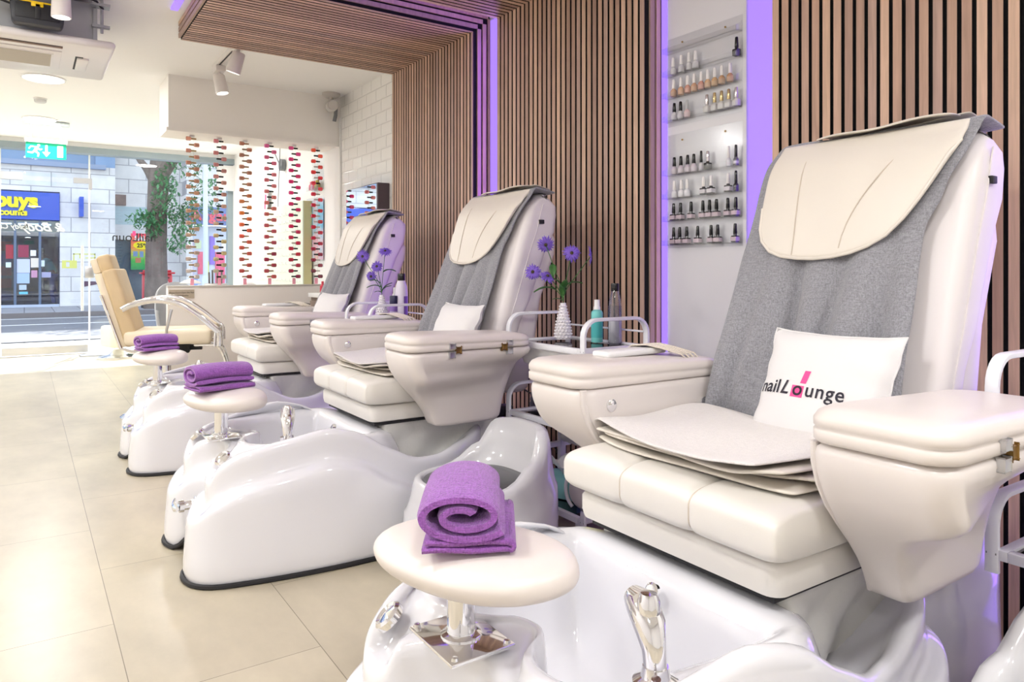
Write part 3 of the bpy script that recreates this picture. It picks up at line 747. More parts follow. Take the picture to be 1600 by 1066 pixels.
        zs = [0.428, 0.432, 0.442] + [0.455 + 0.0125 * q for q in range(22)] + [0.728, 0.735]
        sh = [0.03, 0.01, 0.002] + [0] * 22 + [0.002, 0.012]
        g = G(); rs = [shell_ring(z, s_) for z, s_ in zip(zs, sh)]
        g.rings(rs); locarm(g)
        shell = build('armrest_shell', g, M_shell, t, angle=180)
        g = G()      # raised bead down the front inner edge
        bead = [(soft(z, [0.43, 0.46, 0.50, 0.54, 0.58, 0.63, 0.68, 0.70, 0.74], [1.30, 1.292, 1.268, 1.235, 1.195, 1.15, 1.125, 1.12, 1.12]) + 0.0155, sg * 0.3155, z) for z in (0.735, 0.70, 0.66, 0.62, 0.58, 0.54, 0.50, 0.46, 0.435)]
        g.tube(bead, 0.009, 10); locarm(g); build('edge_bead', g, M_shell, shell)
        g = G(); rs = []
        for z, o in ((0.736, 0.02), (0.737, 0.004), (0.742, 0.0), (0.757, 0.0), (0.7605, 0.004), (0.764, 0.0), (0.775, 0.0), (0.786, 0.006), (0.793, 0.018), (0.797, 0.04)):
            r = rrect(1.112 + o, 1.65 - o, 0.302 + o, 0.582 - o, z, 0.055, 8)
            rs.append([(x, sg * y, zz + (0.004 - 0.022 * (x - 1.112) / 0.66) * min(1, (z - 0.735) / 0.06)) for x, y, zz in r])
        g.rings(rs); locarm(g); build('armrest_pad', g, M_pad, t, angle=180)
        for xx in (1.285, 1.535):
            g = G().box(xx - 0.012, xx + 0.012, sg * 0.578, sg * 0.589, 0.745, 0.762, 0.002).box(xx - 0.012, xx + 0.012, sg * 0.576, sg * 0.588, 0.712, 0.733, 0.002)
            s2 = len(g.m); g.box(xx + (0.014 if xx < 1.4 else -0.036), xx + (0.036 if xx < 1.4 else -0.014), sg * 0.577, sg * 0.587, 0.728, 0.75, 0.004, m=1)
            locarm(g); build('hinge', g, [M_steel, M_brass], shell)
        if True:
            for xx, zz in ((1.215, 0.692), (1.555, 0.665)):
                g = G(); M = T(xx, sg * 0.30, zz) @ RX(math.radians(90 if sg > 0 else -90))
                g.lathe([(0.016, 0.0), (0.016, 0.003), (0.012, 0.006), (0.0, 0.0065)], 20, M=M); locarm(g); build('bolt_cap', g, M_chrome, shell)
    # backrest cushion and the shell behind it
    g = G(); rs = []
    for z, o in ((0.55, 0.03), (0.565, 0.01), (0.60, 0.0), (0.70, 0.0), (0.80, 0), (0.90, 0), (1.0, 0), (1.1, 0), (1.2, 0), (1.27, 0.0), (1.31, 0.004), (1.34, 0.014), (1.362, 0.032), (1.374, 0.06)):
        zz = z
        r = rrect(fx(z) + 0.02 + o * 0.8, max(rx_(z) - o * 0.8, fx(z) + 0.05 + o), -0.28 + o, 0.28 - o, z, 0.035, 6)
        rs.append([(x, y, zz + (0.02 * (x - fx(z)) if z > 1.2 else 0)) for x, y, _ in r])
    g.rings(rs); loc(g); bk = build('backrest', g, M_seat_back, t, angle=180)
    for sg in (-1, 1):
        g = G(); g.tube([(lerp(fx(z), rx_(z), 0.34) + 0.02, sg * 0.2805, z) for z in (0.6, 0.7, 0.8, 0.9, 1.0, 1.1, 1.2, 1.28, 1.32)], 0.0025, 6)
        loc(g); build('seam', g, M_seat_back, bk)
    g = G().box(1.865, 1.89, -0.29, -0.279, 1.232, 1.25, 0.002); loc(g); build('fabric_tag', g, M_black, bk)
    g = G(); rs = []
    for z, o in ((0.50, 0.02), (0.52, 0.0), (0.7, 0), (0.9, 0), (1.1, 0.0), (1.17, 0.01), (1.21, 0.03), (1.225, 0.06)):
        xr = interp(z, [0.5, 0.78, 1.21], [1.82, 1.865, 1.985]) + 0.015
        rs.append(rrect(xr - 0.14 + o, xr - o * 0.5, -0.265 + o, 0.265 - o, z, 0.04, 6))
    g.rings(rs); loc(g); build('backrest_shell', g, M_shell, t, angle=180)
    # cream head flap buttoned over the top of the backrest
    ys = [0.245, 0.238, 0.222, 0.19, 0.15, 0.10, 0.05, 0.0, -0.05, -0.09, -0.13, -0.165, -0.195, -0.22, -0.24, -0.255]
    zb = [1.20, 1.14, 1.105, 1.078, 1.064, 1.058, 1.056, 1.060, 1.070, 1.085, 1.11, 1.15, 1.20, 1.25, 1.295, 1.33]
    g = G(); NV = 16; rows = []
    for i, (y, z0) in enumerate(zip(ys, zb)):
        row = []
        for j in range(NV):
            v = j / (NV - 1); z = lerp(1.385, z0, v)
            crease = 0.006 * math.exp(-((y - 0.11 + 0.05 * v) / 0.012) ** 2) + 0.005 * math.exp(-((y + 0.06 + 0.05 * (1 - v)) / 0.014) ** 2)
            edge = 0.008 * (abs(y) / 0.25) ** 4
            puff = 0.012 * math.sin(PI * min(1, v * 1.1)) * (1 - (y / 0.27) ** 2)
            x = fx(min(z, 1.36)) - 0.036 - puff + crease + edge + (0.028 * max(0, (z - 1.33) / 0.055) ** 2)
            row.append((x, y, z))
        rows.append(row)
    g.add([p for r in rows for p in r], [(i * NV + j, (i + 1) * NV + j, (i + 1) * NV + j + 1, i * NV + j + 1) for i in range(len(rows) - 1) for j in range(NV - 1)]); loc(g)
    fp = build('head_flap', g, M_flap, t, solid=0.012, off=0, sub=1)
    g = G(); g.tube([(fx(min(z0, 1.36)) - 0.040 + 0.008 * (abs(y) / 0.25) ** 4 + (0.0 if z0 < 1.32 else 0.006), y * 0.99, z0 + 0.003) for y, z0 in zip(ys, zb)], 0.0045, 8); loc(g)
    build('flap_piping', g, M_flap, fp)
    for ya, yb in ((0.115, 0.135), (-0.015, -0.075)):
        g = G(); pts = []
        for q in range(10):
            v = q / 9; z = lerp(1.07 if ya > 0 else 1.085, 1.35, v); y = lerp(ya, yb if ya > 0 else -0.16, v ** 1.6)
            pts.append((fx(min(z, 1.36)) - 0.0418 - 0.0125 * math.sin(PI * min(1, (1 - v) * 1.05)) * (1 - (y / 0.27) ** 2) + (0.028 * max(0, (z - 1.33) / 0.055) ** 2), y, z))
        g.tube(pts, 0.0015, 6); loc(g); build('flap_seam', g, MATS['seam_thread'], fp)
    def topf(u, v):
        y = lerp(0.14, -0.215, u); x = lerp(fx(1.36) - 0.025, 1.97, v)
        return (x - 0.02 * math.sin(u * 3), y, 1.388 + 0.010 * math.sin(PI * v) + 0.012 * u + 0.004 * math.sin(u * 9 + v * 4) - 0.03 * max(0, v - 0.8))
    g = G().grid(14, 8, topf); loc(g); build('top_flap', g, M_flap, t, solid=0.006, sub=1)
    def topf2(u, v):
        y = lerp(0.08, -0.24, u); x = lerp(fx(1.36) + 0.03, 1.97, v)
        return (x, y, 1.398 + 0.004 * math.sin(u * 7 + 1) + 0.008 * u - 0.02 * v)
    g = G().grid(12, 6, topf2); loc(g); build('top_flap', g, M_flap, t, solid=0.005, sub=1)
    return t
CH = make_chair()
CY = (1.06, 2.84, 4.38)
CL = ('nearest cream pedicure chair with a logo cushion, its foot bath cut by the bottom edge',
      'middle cream pedicure chair with a full view of its white foot bath',
      'farthest cream pedicure chair, lit violet on its backrest, beside the reception desk')
CH.location = (OX, CY[0], 0); CH['label'] = CL[0]
for k in (1, 2): dup(CH, (OX, CY[k], 0), 0, CL[k])

# ---- grey throw over the backrest (rests on it, one per chair)
def make_throw():
    g = G(); NU, NV = 40, 44
    def f(u, v):
        if v < 0.16:                                   # part lying over the top
            w = v / 0.16; z = 1.392 - 0.02 * (1 - w); x = lerp(1.97, fx(1.36) + 0.004, w)
        else:
            w = (v - 0.16) / 0.84; z = lerp(1.385, 0.615, w); x = fx(min(z, 1.37)) - 0.002
        yn = interp(z, [0.6, 0.9, 1.12, 1.22, 1.33, 1.4], [-0.235, -0.215, -0.205, -0.235, -0.272, -0.285])
        yf = interp(z, [0.6, 0.9, 1.2, 1.33, 1.4], [0.335, 0.32, 0.30, 0.285, 0.25])
        y = lerp(yf, yn, u)
        amp = 0.0 if z > 1.2 else min(1, (1.2 - z) / 0.4)
        fold = 0.042 + 0.012 * math.sin(u * 13 + 1.6 * math.sin(z * 4)) + 0.006 * math.sin(u * 25 - z * 6 + 1) - 0.055 * math.exp(-((u - 0.42 - 0.10 * (1.0 - z)) / 0.04) ** 2) - 0.050 * math.exp(-((u - 0.64 + 0.20 * (1.0 - z)) / 0.05) ** 2) - 0.034 * math.exp(-((u - 0.22 + 0.1 * (1.0 - z)) / 0.04) ** 2) - 0.03 * math.exp(-((u - 0.86) / 0.04) ** 2)
        x -= 0.010 + amp * fold
        x += 0.10 * max(0, (y - 0.282) / 0.05) + 0.03 * max(0, (u - 0.95) / 0.05) * amp
        if v < 0.16: z += 0.003 * math.sin(u * 13)
        return (x, y, z)
    g.grid(NU, NV, f); loc(g)
    return g
TH0 = build('throw_blanket', make_throw(), M_throw, None, loc=(OX, CY[0], 0), solid=0.009, off=0, sub=1)
tag(TH0, 'grey woven throw draped over the nearest pedicure chair backrest', 'throw', 'grey throws draped on the backrests')
for k, l in ((1, 'grey woven throw draped over the middle pedicure chair backrest'), (2, 'grey woven throw draped over the farthest pedicure chair backrest')):
    c = TH0.copy(); COL.objects.link(c); c.location = (OX, CY[k], 0); c['label'] = l

# ---- white square cushions
def pillow_geo(su=0.165, sv=0.15):
    def P(a, b, side):
        e = (1 - abs(a) ** 3.2) * (1 - abs(b) ** 3.2); th = 0.048 * max(e, 0) ** 0.55
        pin = 1 - 0.07 * (1 - a * a) * abs(b) ** 3 ; pin2 = 1 - 0.07 * (1 - b * b) * abs(a) ** 3
        wr = 0.0035 * math.sin(a * 9 + b * 5) * (abs(a * b)) + 0.003 * math.sin(b * 14 + a * 3) * abs(a) ** 2
        return Vector((-side * th - wr, -a * su * pin2, b * sv * pin))
    return P
PP = pillow_geo()
def make_pillow(logo):
    g = G(); N_ = 26
    for side in (1, -1): g.grid(N_, N_, lambda u, v: P_(u, v, side))
    return g
def P_(u, v, side): return PP(u * 2 - 1, v * 2 - 1, side)
gp = make_pillow(True)
Mp = T(0, 0, 0) @ RZ(math.radians(-6)) @ RY(math.radians(24))
def pillow(k, yo, zo, label, logo, rz=0.0, s=1.0):
    t = thing('cushion', label, 'cushion', (1.535, CY[k] + yo, zo), rz, 'white cotton cushions on the pedicure chairs')
    g = G(); g.add(gp.v, gp.f); g.xf(RY(math.radians(24)))
    cover = build('cover', g, M_pillow, t)
    g = G(); n = 60; pts = []
    for i in range(n):
        a = i / n * 4; kk = int(a); f = (a - kk) * 2 - 1
        A, B = [(f, -1), (1, f), (-f, 1), (-1, -f)][kk]
        pts.append(RY(math.radians(24)) @ PP(A, B, 1))
    g.tube(pts, 0.0022, 6, closed=True); build('seam', g, M_pillow, cover)
    if logo:
        blk = mat('logo_black', rgb(34, 30, 44), 0.7); pk = mat('logo_pink', rgb(232, 80, 150), 0.7)
        def put(g, cx, cz, nm, m, off=0.0014):
            for i, p in enumerate(g.v):
                a = (p[0] + cx) / 0.165; b = (p[1] + cz) / 0.15
                a = max(-0.98, min(0.98, a)); b = max(-0.98, min(0.98, b))
                q = PP(a, b, 1) + Vector((-off, 0, 0)); g.v[i] = tuple(RY(math.radians(24)) @ q)
            build(nm, g, m, cover, smooth=False)
        # the bottle drawn around the letter o
        g = G(); nx = 8
        for (x0, x1, z0, z1, sh) in ((-0.0475, -0.0165, -0.031, -0.003, 0.0), (-0.029, -0.014, 0.003, 0.034, 0.006)):
            for i in range(nx):
                za = lerp(z0, z1, i / nx); zb_ = lerp(z0, z1, (i + 1) / nx); sa = sh * i / nx; sb_ = sh * (i + 1) / nx
                g.add([(x0 + sa, za, 0), (x1 + sa, za, 0), (x1 + sb_, zb_, 0), (x0 + sb_, zb_, 0)], [(0, 1, 2, 3)])
        put(g, 0, 0, 'emblem', pk, 0.0010)
        put(text_g('nail', 0.047, bold=0.0006, align='LEFT', space=1.02), -0.145, -0.026, 'lettering', blk)
        put(text_g('L', 0.047, bold=0.0006, align='LEFT', shear=0.3), -0.078, -0.026, 'lettering', blk)
        put(text_g('o', 0.047, bold=0.0008, align='LEFT'), -0.044, -0.026, 'lettering', blk, 0.0018)
        put(text_g('unge', 0.047, bold=0.0006, align='LEFT', space=1.1), -0.012, -0.026, 'lettering', blk)
    return t
pillow(0, -0.07, 0.745, 'white cushion printed with black and pink nail logo on the nearest chair', True)
pillow(1, -0.10, 0.745, 'plain white cushion on the middle pedicure chair', False)
pillow(2, -0.07, 0.75, 'plain white cushion standing askew on the farthest pedicure chair', False, rz=0.15)

# ---- folded covers and terry towels lying on the seats
def sheet(x0, x1, y0, y1, z, seed, rot=0.0, drop=0.0, amp=0.004, curl=0.0, up=0.0):
    rnd = random.Random(seed); ph = [rnd.uniform(0, 6) for _ in range(6)]
    g = G(); cx, cy = (x0 + x1) / 2, (y0 + y1) / 2
    def f(u, v):
        x = lerp(x0, x1, u); y = lerp(y0, y1, v)
        x += (0.012 * math.sin(v * 5 + ph[0]) + 0.022 * (2 * v - 1) ** 4) * (1 - u); y += 0.010 * math.sin(u * 5 + ph[1])
        p = RZ(rot) @ Vector((x - cx, y - cy, 0)); X, Y = p.x + cx, p.y + cy
        Z = z + amp * math.sin(u * 7 + ph[2] + v * 3) * math.sin(v * 5 + ph[3]) + amp * 0.9 + up * max(0, 0.18 - v) * max(0, 1 - u)
        if Y > 0.285: Z -= drop * ((Y - 0.285) / 0.05) ** 1.3 * 0.05
        if X < 1.075: Z -= 0.05 * ((1.075 - X) / 0.03) ** 1.5 * 0.2
        if v < 0.06: Z -= curl * (0.06 - v) / 0.06
        return (X, Y, Z)
    g.grid(26, 30, f)
    return g
def seat_linen(k, sc=1.0):
    names = ('nearest', 'middle', 'farthest')
    t = thing('folded_seat_cover', 'cream leather cover folded in layers on the %s pedicure chair seat' % names[k], 'seat cover', (OX, CY[k], 0), 0, 'folded cream covers on the seats')
    for q, (a, b, c, d, z, r) in enumerate(((1.13, 1.52, -0.27, 0.29, 0.6225, -0.05), (1.15, 1.52, -0.285, 0.27, 0.6335, 0.05), (1.12, 1.50, -0.25, 0.30, 0.6445, -0.02))):
        g = sheet(a, b, c, d, z, 3 + q, r, 0.5, 0.004, 0.002 * q, 0.05 * q); loc(g); build('fold', g, M_flap, t, solid=0.0075, off=0, sub=1)
    g = sheet(1.105, 1.50, -0.235, 0.315, 0.6595, 11 + k, -0.13 if k == 0 else -0.06, 0.6, 0.006, 0.0, 0.06); loc(g)
    o = build('towel', g, M_wtowel, None, loc=(OX, CY[k], 0), solid=0.006, off=0, sub=1)
    tag(o, 'white terry towel spread over the folded cover on the %s pedicure chair seat' % names[k], 'towel', 'white terry towels on the seats')
for k in range(3): seat_linen(k)

# ---- rolled purple towels on the footrests
def purple_towel(k, rz, label, scale=1.0, loc_=None):
    t = thing('rolled_towel', label, 'towel', loc_, rz, 'purple rolled towels on the footrest pads')
    L_ = 0.088 * scale; g = G(); N_ = 90; th = 0.0135 * scale
    def sp(s):       # flattened spiral, from the core outwards, ending as a flat tail under the roll
        a = 0.6 + s * 2 * PI * 1.8; r = (0.008 + 0.0145 * s * 1.8) * scale
        return (1.62 * r * math.cos(a), 1.02 * r * math.sin(a))
    pts = [sp(i / (N_ - 1)) for i in range(N_)]
    zmin = min(p[1] for p in pts)
    pts = [(p[0], p[1] - zmin) for p in pts]
    prof = []
    for i, p in enumerate(pts):
        a = pts[max(i - 1, 0)]; b = pts[min(i + 1, N_ - 1)]; d = Vector((b[0] - a[0], b[1] - a[1])).normalized(); n = (-d[1], d[0])
        prof.append((p, n))
    rr = []
    NL = 16
    for q in range(NL):
        w = q / (NL - 1) * 2 - 1; y = w * L_
        e = 1 - max(0, abs(w) - 0.86) / 0.14 * 0.35
        ring_ = [(p[0] + n[0] * th / 2 * e + 0.0015 * math.sin(y * 60 + p[0] * 50), y, p[1] + n[1] * th / 2 * e + 0.003 * math.cos(w * 2.5)) for p, n in prof] + [(p[0] - n[0] * th / 2 * e, y, p[1] - n[1] * th / 2 * e + 0.003 * math.cos(w * 2.5)) for p, n in prof[::-1]]
        rr.append(ring_)
    g.rings(rr); g.xf(T(0, 0, 0.012 * scale))
    g.xf(Matrix.Diagonal((1.12, 1.0, 0.86, 1.0)))
    zz = min(v[2] for v in g.v)
    g.xf(T(0, 0, -zz + 0.013 * scale)); roll = build('roll', g, M_towel, t, angle=60)
    g = G()
    def tail(z, x0, x1, ph):
        def f(u, v):
            return (lerp(x0, x1, u) * scale, lerp(-L_ * 1.0, L_ * 1.0, v) * (1 - 0.05 * u), (z + 0.0012 * math.sin(v * 9 + ph) + 0.001 * math.sin(u * 8 + ph)) * scale)
        return f
    g.grid(10, 16, tail(0.004, -0.052, 0.058, 0)); g.grid(10, 16, tail(0.0125, -0.048, 0.064, 2))
    def fold(u, v):
        a = -PI / 2 + PI * u
        return ((0.058 + 0.006 * math.cos(a)) * scale, lerp(-L_, L_, v) * 0.96, (0.008 + 0.0045 * math.sin(a)) * scale)
    g.grid(7, 16, fold)
    o = build('tail', g, M_towel, t, solid=0.006 * scale, off=0)
    return t
purple_towel(0, math.radians(-33), 'purple towel rolled up on the nearest footrest pad', 1.22, (0.615, 1.05, 0.594))
purple_towel(1, math.radians(-80), 'purple towel rolled up on the middle footrest pad', 1.2, (0.60, 2.83, 0.594))
purple_towel(2, math.radians(-76), 'purple towel rolled up on the farthest footrest pad', 1.1, (0.60, 4.37, 0.594))

# ---- remote controls strapped to the far armrests
def remote(k):
    t = thing('remote_control', 'white massage remote held by cream straps on the %s chair armrest' % ('nearest', 'middle', 'farthest')[k], 'remote control', (1.42, CY[k] + 0.44, 0.792), math.radians(4), 'massage remotes on the armrests')
    build('handset', G().box(-0.13, 0.11, -0.032, 0.032, 0.0, 0.018, 0.008, 3), M_whiteplastic, t)
    g = G()
    for q in range(4):
        x = 0.035 + 0.018 * q
        g.tube([(x + 0.07, -0.115, -0.02), (x + 0.055, -0.10, 0.004), (x + 0.03, -0.05, 0.018), (x + 0.012, -0.01, 0.026), (x, 0.03, 0.022), (x - 0.004, 0.06, 0.004)], 0.0045, 8, flat=(0.009, 0.002), up=(0, 0, 1))
    build('strap', g, fabric('strap_fabric', rgb(222, 212, 196), 300, 0.12), t)
    build('cord', G().tube([(0.11, 0, 0.008), (0.15, 0.01, 0.014), (0.19, 0.015, 0.006), (0.20, 0.05, -0.03)], 0.004, 8), M_blackgloss, t)
for k in range(3): remote(k)
# ================================================================ stools between the chairs
def make_stool(label, x, y, rz):
    t = thing('pedicurist_stool', label, 'stool', (x, y, 0), rz, 'white moulded stools with grey seats')
    n = 64; R0 = 0.195
    def base(a, s, top):
        ca, sa = math.cos(a), math.sin(a); e = 0.72
        return (math.copysign(abs(ca) ** e, ca) * s, math.copysign(abs(sa) ** e, sa) * s)
    def ht(a):
        c = (1 + math.cos(a)) / 2                      # 1 at the back (+x)
        return 0.315 + 0.185 * interp(c, [0.0, 0.45, 0.70, 0.90, 1.0], [0.02, 0.04, 0.42, 0.95, 1.0])
    rs = []
    for fr, s in ((0.0, 0.215), (0.02, 0.222), (0.25, 0.214), (0.5, 0.206), (0.62, 0.203), (0.66, 0.196), (0.8, 0.188), (0.93, 0.184), (0.985, 0.178), (1.0, 0.168)):
        r = []
        for i in range(n):
            a = 2 * PI * i / n; x_, y_ = base(a, s, 0); h = ht(a)
            fl_ = 1 + 0.02 * math.sin(a * 2 + fr * 5)
            back = max(0, math.cos(a)) * fr * 0.02
            r.append((x_ * fl_ + back, y_ * fl_, h * fr))
        rs.append(r)
    for fr, s, zc in ((0.99, 0.155, None), (0.6, 0.150, None), (0.0, 0.140, 0.262)):
        r = []
        for i in range(n):
            a = 2 * PI * i / n; x_, y_ = base(a, s, 0); h = ht(a)
            z = lerp(0.285, h, fr) if zc is None else zc + 0.02
            r.append((x_ - 0.006 + max(0, math.cos(a)) * fr * 0.01, y_, z))
        rs.append(r)
    g = G(); g.rings(rs); build('moulded_body', g, M_stoolgel, t, angle=180)
    g = G(); rr = []
    for s, z in ((0.148, 0.278), (0.153, 0.300), (0.146, 0.316), (0.10, 0.328), (0.04, 0.332)):
        rr.append([(base(2 * PI * i / n, s, 0)[0] - 0.006, base(2 * PI * i / n, s, 0)[1], z) for i in range(n)])
    g.rings(rr); build('seat_pad', g, M_stone_seat, t, angle=180)
    return t
make_stool('white moulded stool with grey seat between the near and middle pedicure chairs', 1.31, 2.15, 0.0).scale = (1.15, 1.18, 0.97)
make_stool('white moulded stool tucked behind the nearest foot bath against the slats', 1.91, 1.02, 0.0).scale = (1.12, 1.0, 1.14)
make_stool('white moulded stool cut off by the bottom right corner', 1.25, 0.36, 0.1).scale = (1.12, 1.12, 0.98)

# ================================================================ trolleys
def make_trolley(label, x0, x1, y0, y1):
    cx, cy = (x0 + x1) / 2, (y0 + y1) / 2; hx, hy = (x1 - x0) / 2, (y1 - y0) / 2
    t = thing('salon_trolley', label, 'trolley', (cx, cy, 0), 0, 'white three-tier salon trolleys')
    for zt in (0.742, 0.45, 0.125):
        b = 0.011
        g = G().box(-hx, hx, -hy, -hy + 2 * b, zt - 2 * b, zt, 0.002).box(-hx, hx, hy - 2 * b, hy, zt - 2 * b, zt, 0.002)
        g.box(-hx, -hx + 2 * b, -hy + 2 * b, hy - 2 * b, zt - 2 * b, zt, 0.002).box(hx - 2 * b, hx, -hy + 2 * b, hy - 2 * b, zt - 2 * b, zt, 0.002)
        fr = build('tray_frame', g, M_whitemetal, t)
        build('tray_glass', G().box(-hx + 0.02, hx - 0.02, -hy + 0.02, hy - 0.02, zt - 0.014, zt - 0.007), M_tint, fr, smooth=False)
        for sg in (-1, 1):
            yy = sg * (hy + 0.008); H_ = 0.105 if zt > 0.2 else 0.07; r = 0.062
            pts = [(-hx + 0.004, yy, zt - 0.05), (-hx + 0.004, yy, zt + H_ - r)]
            for q in range(1, 7):
                a = PI - q * PI / 12; pts.append((-hx + 0.004 + r + r * math.cos(a), yy, zt + H_ - r + r * math.sin(a)))
            for q in range(0, 7):
                a = PI / 2 - q * PI / 12; pts.append((hx - 0.004 - r + r * math.cos(a), yy, zt + H_ - r + r * math.sin(a)))
            pts.append((hx - 0.004, yy, zt - 0.05))
            g = G().tube(pts, 0.01, 12, flat=(0.0065, 0.0135), up=(0, 1, 0))
            h = build('end_handle', g, M_whitemetal, t, angle=50)
            g = G()
            for px in (-hx + 0.004, hx - 0.004):
                g.lathe([(0.0065, -0.010), (0.0065, 0.010)], 10, c=(px, yy, zt - 0.01), axis='y')
                g.lathe([(0.005, -0.010), (0.005, 0.010)], 10, c=(px, yy, zt + 0.035), axis='y')
            build('bolt', g, M_greyplastic, h)
        if zt > 0.2:
            build('guard_rail', G().tube([(hx - 0.01, -hy, zt + 0.05), (hx - 0.01, hy, zt + 0.05)], 0.004, 8), M_whitemetal, fr)
    for sg in (-1, 1):
        build('post', G().box(hx - 0.06, hx - 0.03, sg * hy - 0.012, sg * hy + 0.012, 0.06, 0.742, 0.003), M_whitemetal, t)
        build('cross_bar', G().box(-hx, hx, sg * hy - 0.01, sg * hy + 0.01, 0.245, 0.265, 0.003) if False else G().box(0.0, hx, sg * hy - 0.01, sg * hy + 0.01, 0.262, 0.285, 0.003), M_whitemetal, t)
        for px in (-hx + 0.02, hx - 0.04):
            g = G().lathe([(0.0, -0.009), (0.018, -0.009), (0.022, -0.006), (0.022, 0.006), (0.018, 0.009), (0, 0.009)], 18, c=(px, sg * (hy - 0.03), 0.022), axis='y')
            c_ = build('castor', g, M_black, t)
            build('fork', G().box(px - 0.012, px + 0.012, sg * (hy - 0.03) - 0.014, sg * (hy - 0.03) + 0.014, 0.042, 0.104, 0.002), M_whitemetal, c_)
    # drawer slung under the top tray
    g = G(); rs = []
    for z, o in ((0.645, 0.03), (0.65, 0.022), (0.712, 0.004), (0.716, -0.004), (0.72, -0.004)):
        rs.append(rrect(-hx + 0.015 + o, hx - 0.05 - o, -hy + 0.03 + o, hy - 0.03 - o, z, 0.01, 3))
    g.rings(rs); build('drawer', g, M_whiteplastic, t)
    return t
make_trolley('white trolley with vase and bottles behind the moulded stool', 1.672, 1.995, 2.035, 2.505)
make_trolley('white trolley between the middle and farthest pedicure chairs', 1.455, 1.80, 3.475, 3.775)
make_trolley('white trolley cut off by the right edge of the picture', 1.672, 1.995, 0.215, 0.685)

# ================================================================ things on the trolleys
M_vase = mat('white_ceramic', rgb(236, 232, 236), 0.3, coat=0.2)
def make_vase(label, x, y, z, s=1.0):
    t = thing('hobnail_vase', label, 'vase', (x, y, z), 0, 'white knobbed vases')
    rad = lambda h: interp(h, [0, 0.02, 0.06, 0.10, 0.13, 0.15], [0.034, 0.0345, 0.030, 0.022, 0.0155, 0.0135])
    g = G().lathe([(0.0, 0.0), (0.032, 0.0)] + [(rad(h) - 0.001, h) for h in (0.003, 0.02, 0.04, 0.06, 0.08, 0.10, 0.12, 0.14, 0.15)] + [(0.0105, 0.15), (0.0105, 0.09), (0.0, 0.09)], 32)
    g.xf(Matrix.Scale(s, 4)); b = build('body', g, M_vase, t)
    g = G()
    for r in range(11):
        h = 0.009 + r * 0.0127; R = rad(h); n = 14
        for j in range(n):
            a = 2 * PI * (j + 0.5 * (r % 2)) / n; k = 0.0056 * (R / 0.034) ** 0.7
            M = T(R * math.cos(a), R * math.sin(a), h) @ RZ(a) @ RY(PI / 2)
            g.lathe([(k, -0.001), (k * 0.85, k * 0.45), (k * 0.45, k * 0.8), (0, k * 0.9)], 8, M=M)
    g.xf(Matrix.Scale(s, 4)); build('knobs', g, M_vase, b, angle=180)
    return t
make_vase('white knobbed vase on the trolley behind the moulded stool', 1.86, 2.38, 0.743)
make_vase('white knobbed vase on the trolley beside the farthest chair', 1.63, 3.70, 0.743)
M_petal = mat('violet_petal', rgb(122, 92, 196), 0.6, var=(30, 0.15)); M_eye = mat('flower_eye', rgb(70, 60, 40), 0.8); M_stem = mat('leaf_green', rgb(62, 112, 52), 0.5, var=(20, 0.2))
def daisy(base, head, face, label, leaves=(), size=0.032, group='violet daisies in the vases'):
    """base: vase mouth; head: flower position; face: direction the flower looks"""
    t = thing('violet_daisy', label, 'flower', base, 0, group)
    B = Vector(base); Hh = Vector(head) - B
    mid = Hh * 0.5 + Vector((0, 0, 0.02)); low = Vector((Hh.x * 0.08, Hh.y * 0.08, Hh.z * 0.25))
    pts = [Vector((0, 0, -0.05)), Vector((0, 0, 0.0)), low, mid, Hh]
    cp = catmull([tuple(p) for p in pts], 5, False)
    build('stem', G().tube(cp, 0.0017, 8), M_stem, t)
    q = Vector(face).normalized().to_track_quat('Z', 'Y').to_matrix().to_4x4(); M = T(*Hh) @ q
    g = G(); rnd = random.Random(int(head[0] * 1000) + int(head[2] * 777))
    n = 15
    for lay in range(2):
        for j in range(n):
            a = 2 * PI * (j + 0.5 * lay) / n + rnd.uniform(-0.1, 0.1); L_ = size * rnd.uniform(0.85, 1.08) * (1 - 0.12 * lay); wd = 0.0042; dz = rnd.uniform(-0.004, 0.002) - 0.25 * L_ + lay * 0.002
            def P(u, v):
                r = 0.005 + L_ * u; w_ = wd * math.sin(PI * (0.12 + 0.84 * u)) * (v * 2 - 1)
                return M @ Vector((r * math.cos(a) - w_ * math.sin(a), r * math.sin(a) + w_ * math.cos(a), dz * u * u + 0.0012 * (1 - (v * 2 - 1) ** 2)))
            g.grid(5, 3, P)
    build('petals', g, M_petal, t, solid=0.0005)
    build('eye', G().lathe([(0.0, 0.006), (0.004, 0.0055), (0.007, 0.003), (0.0075, -0.001), (0.0, -0.003)], 14, M=M), M_eye, t)
    for (f, az, ln, up) in leaves:
        ln *= 1.3
        p0 = Vector(cp[int(f * (len(cp) - 1))]); d = Vector((math.cos(az) * math.cos(up), math.sin(az) * math.cos(up), math.sin(up))); s_ = d.cross(Vector((0, 0, 1))).normalized(); nn = s_.cross(d)
        def Q(u, v):
            w_ = ln * 0.22 * math.sin(PI * u ** 0.8) * (v * 2 - 1)
            return p0 + d * (ln * u) + s_ * w_ + nn * (0.12 * ln * math.sin(PI * u) + 0.06 * ln * abs(v * 2 - 1) - 0.15 * ln * u * u)
        build('leaf', G().grid(9, 5, Q), M_stem, t, solid=0.0006)
V1 = (1.861, 2.38, 0.893); D_ = Vector((-0.62, -0.78, 0.1))
PXR = Vector((0.829, -0.559, 0))    # a direction across the room, used only to fan the leaves
daisy(V1, (1.80, 2.42, 1.135), (-0.5, -0.8, -0.25), 'violet daisy at the top of the near vase, nodding forward', ((0.82, -2.2, 0.055, -0.9), (0.55, 2.6, 0.06, 0.5)), 0.034)
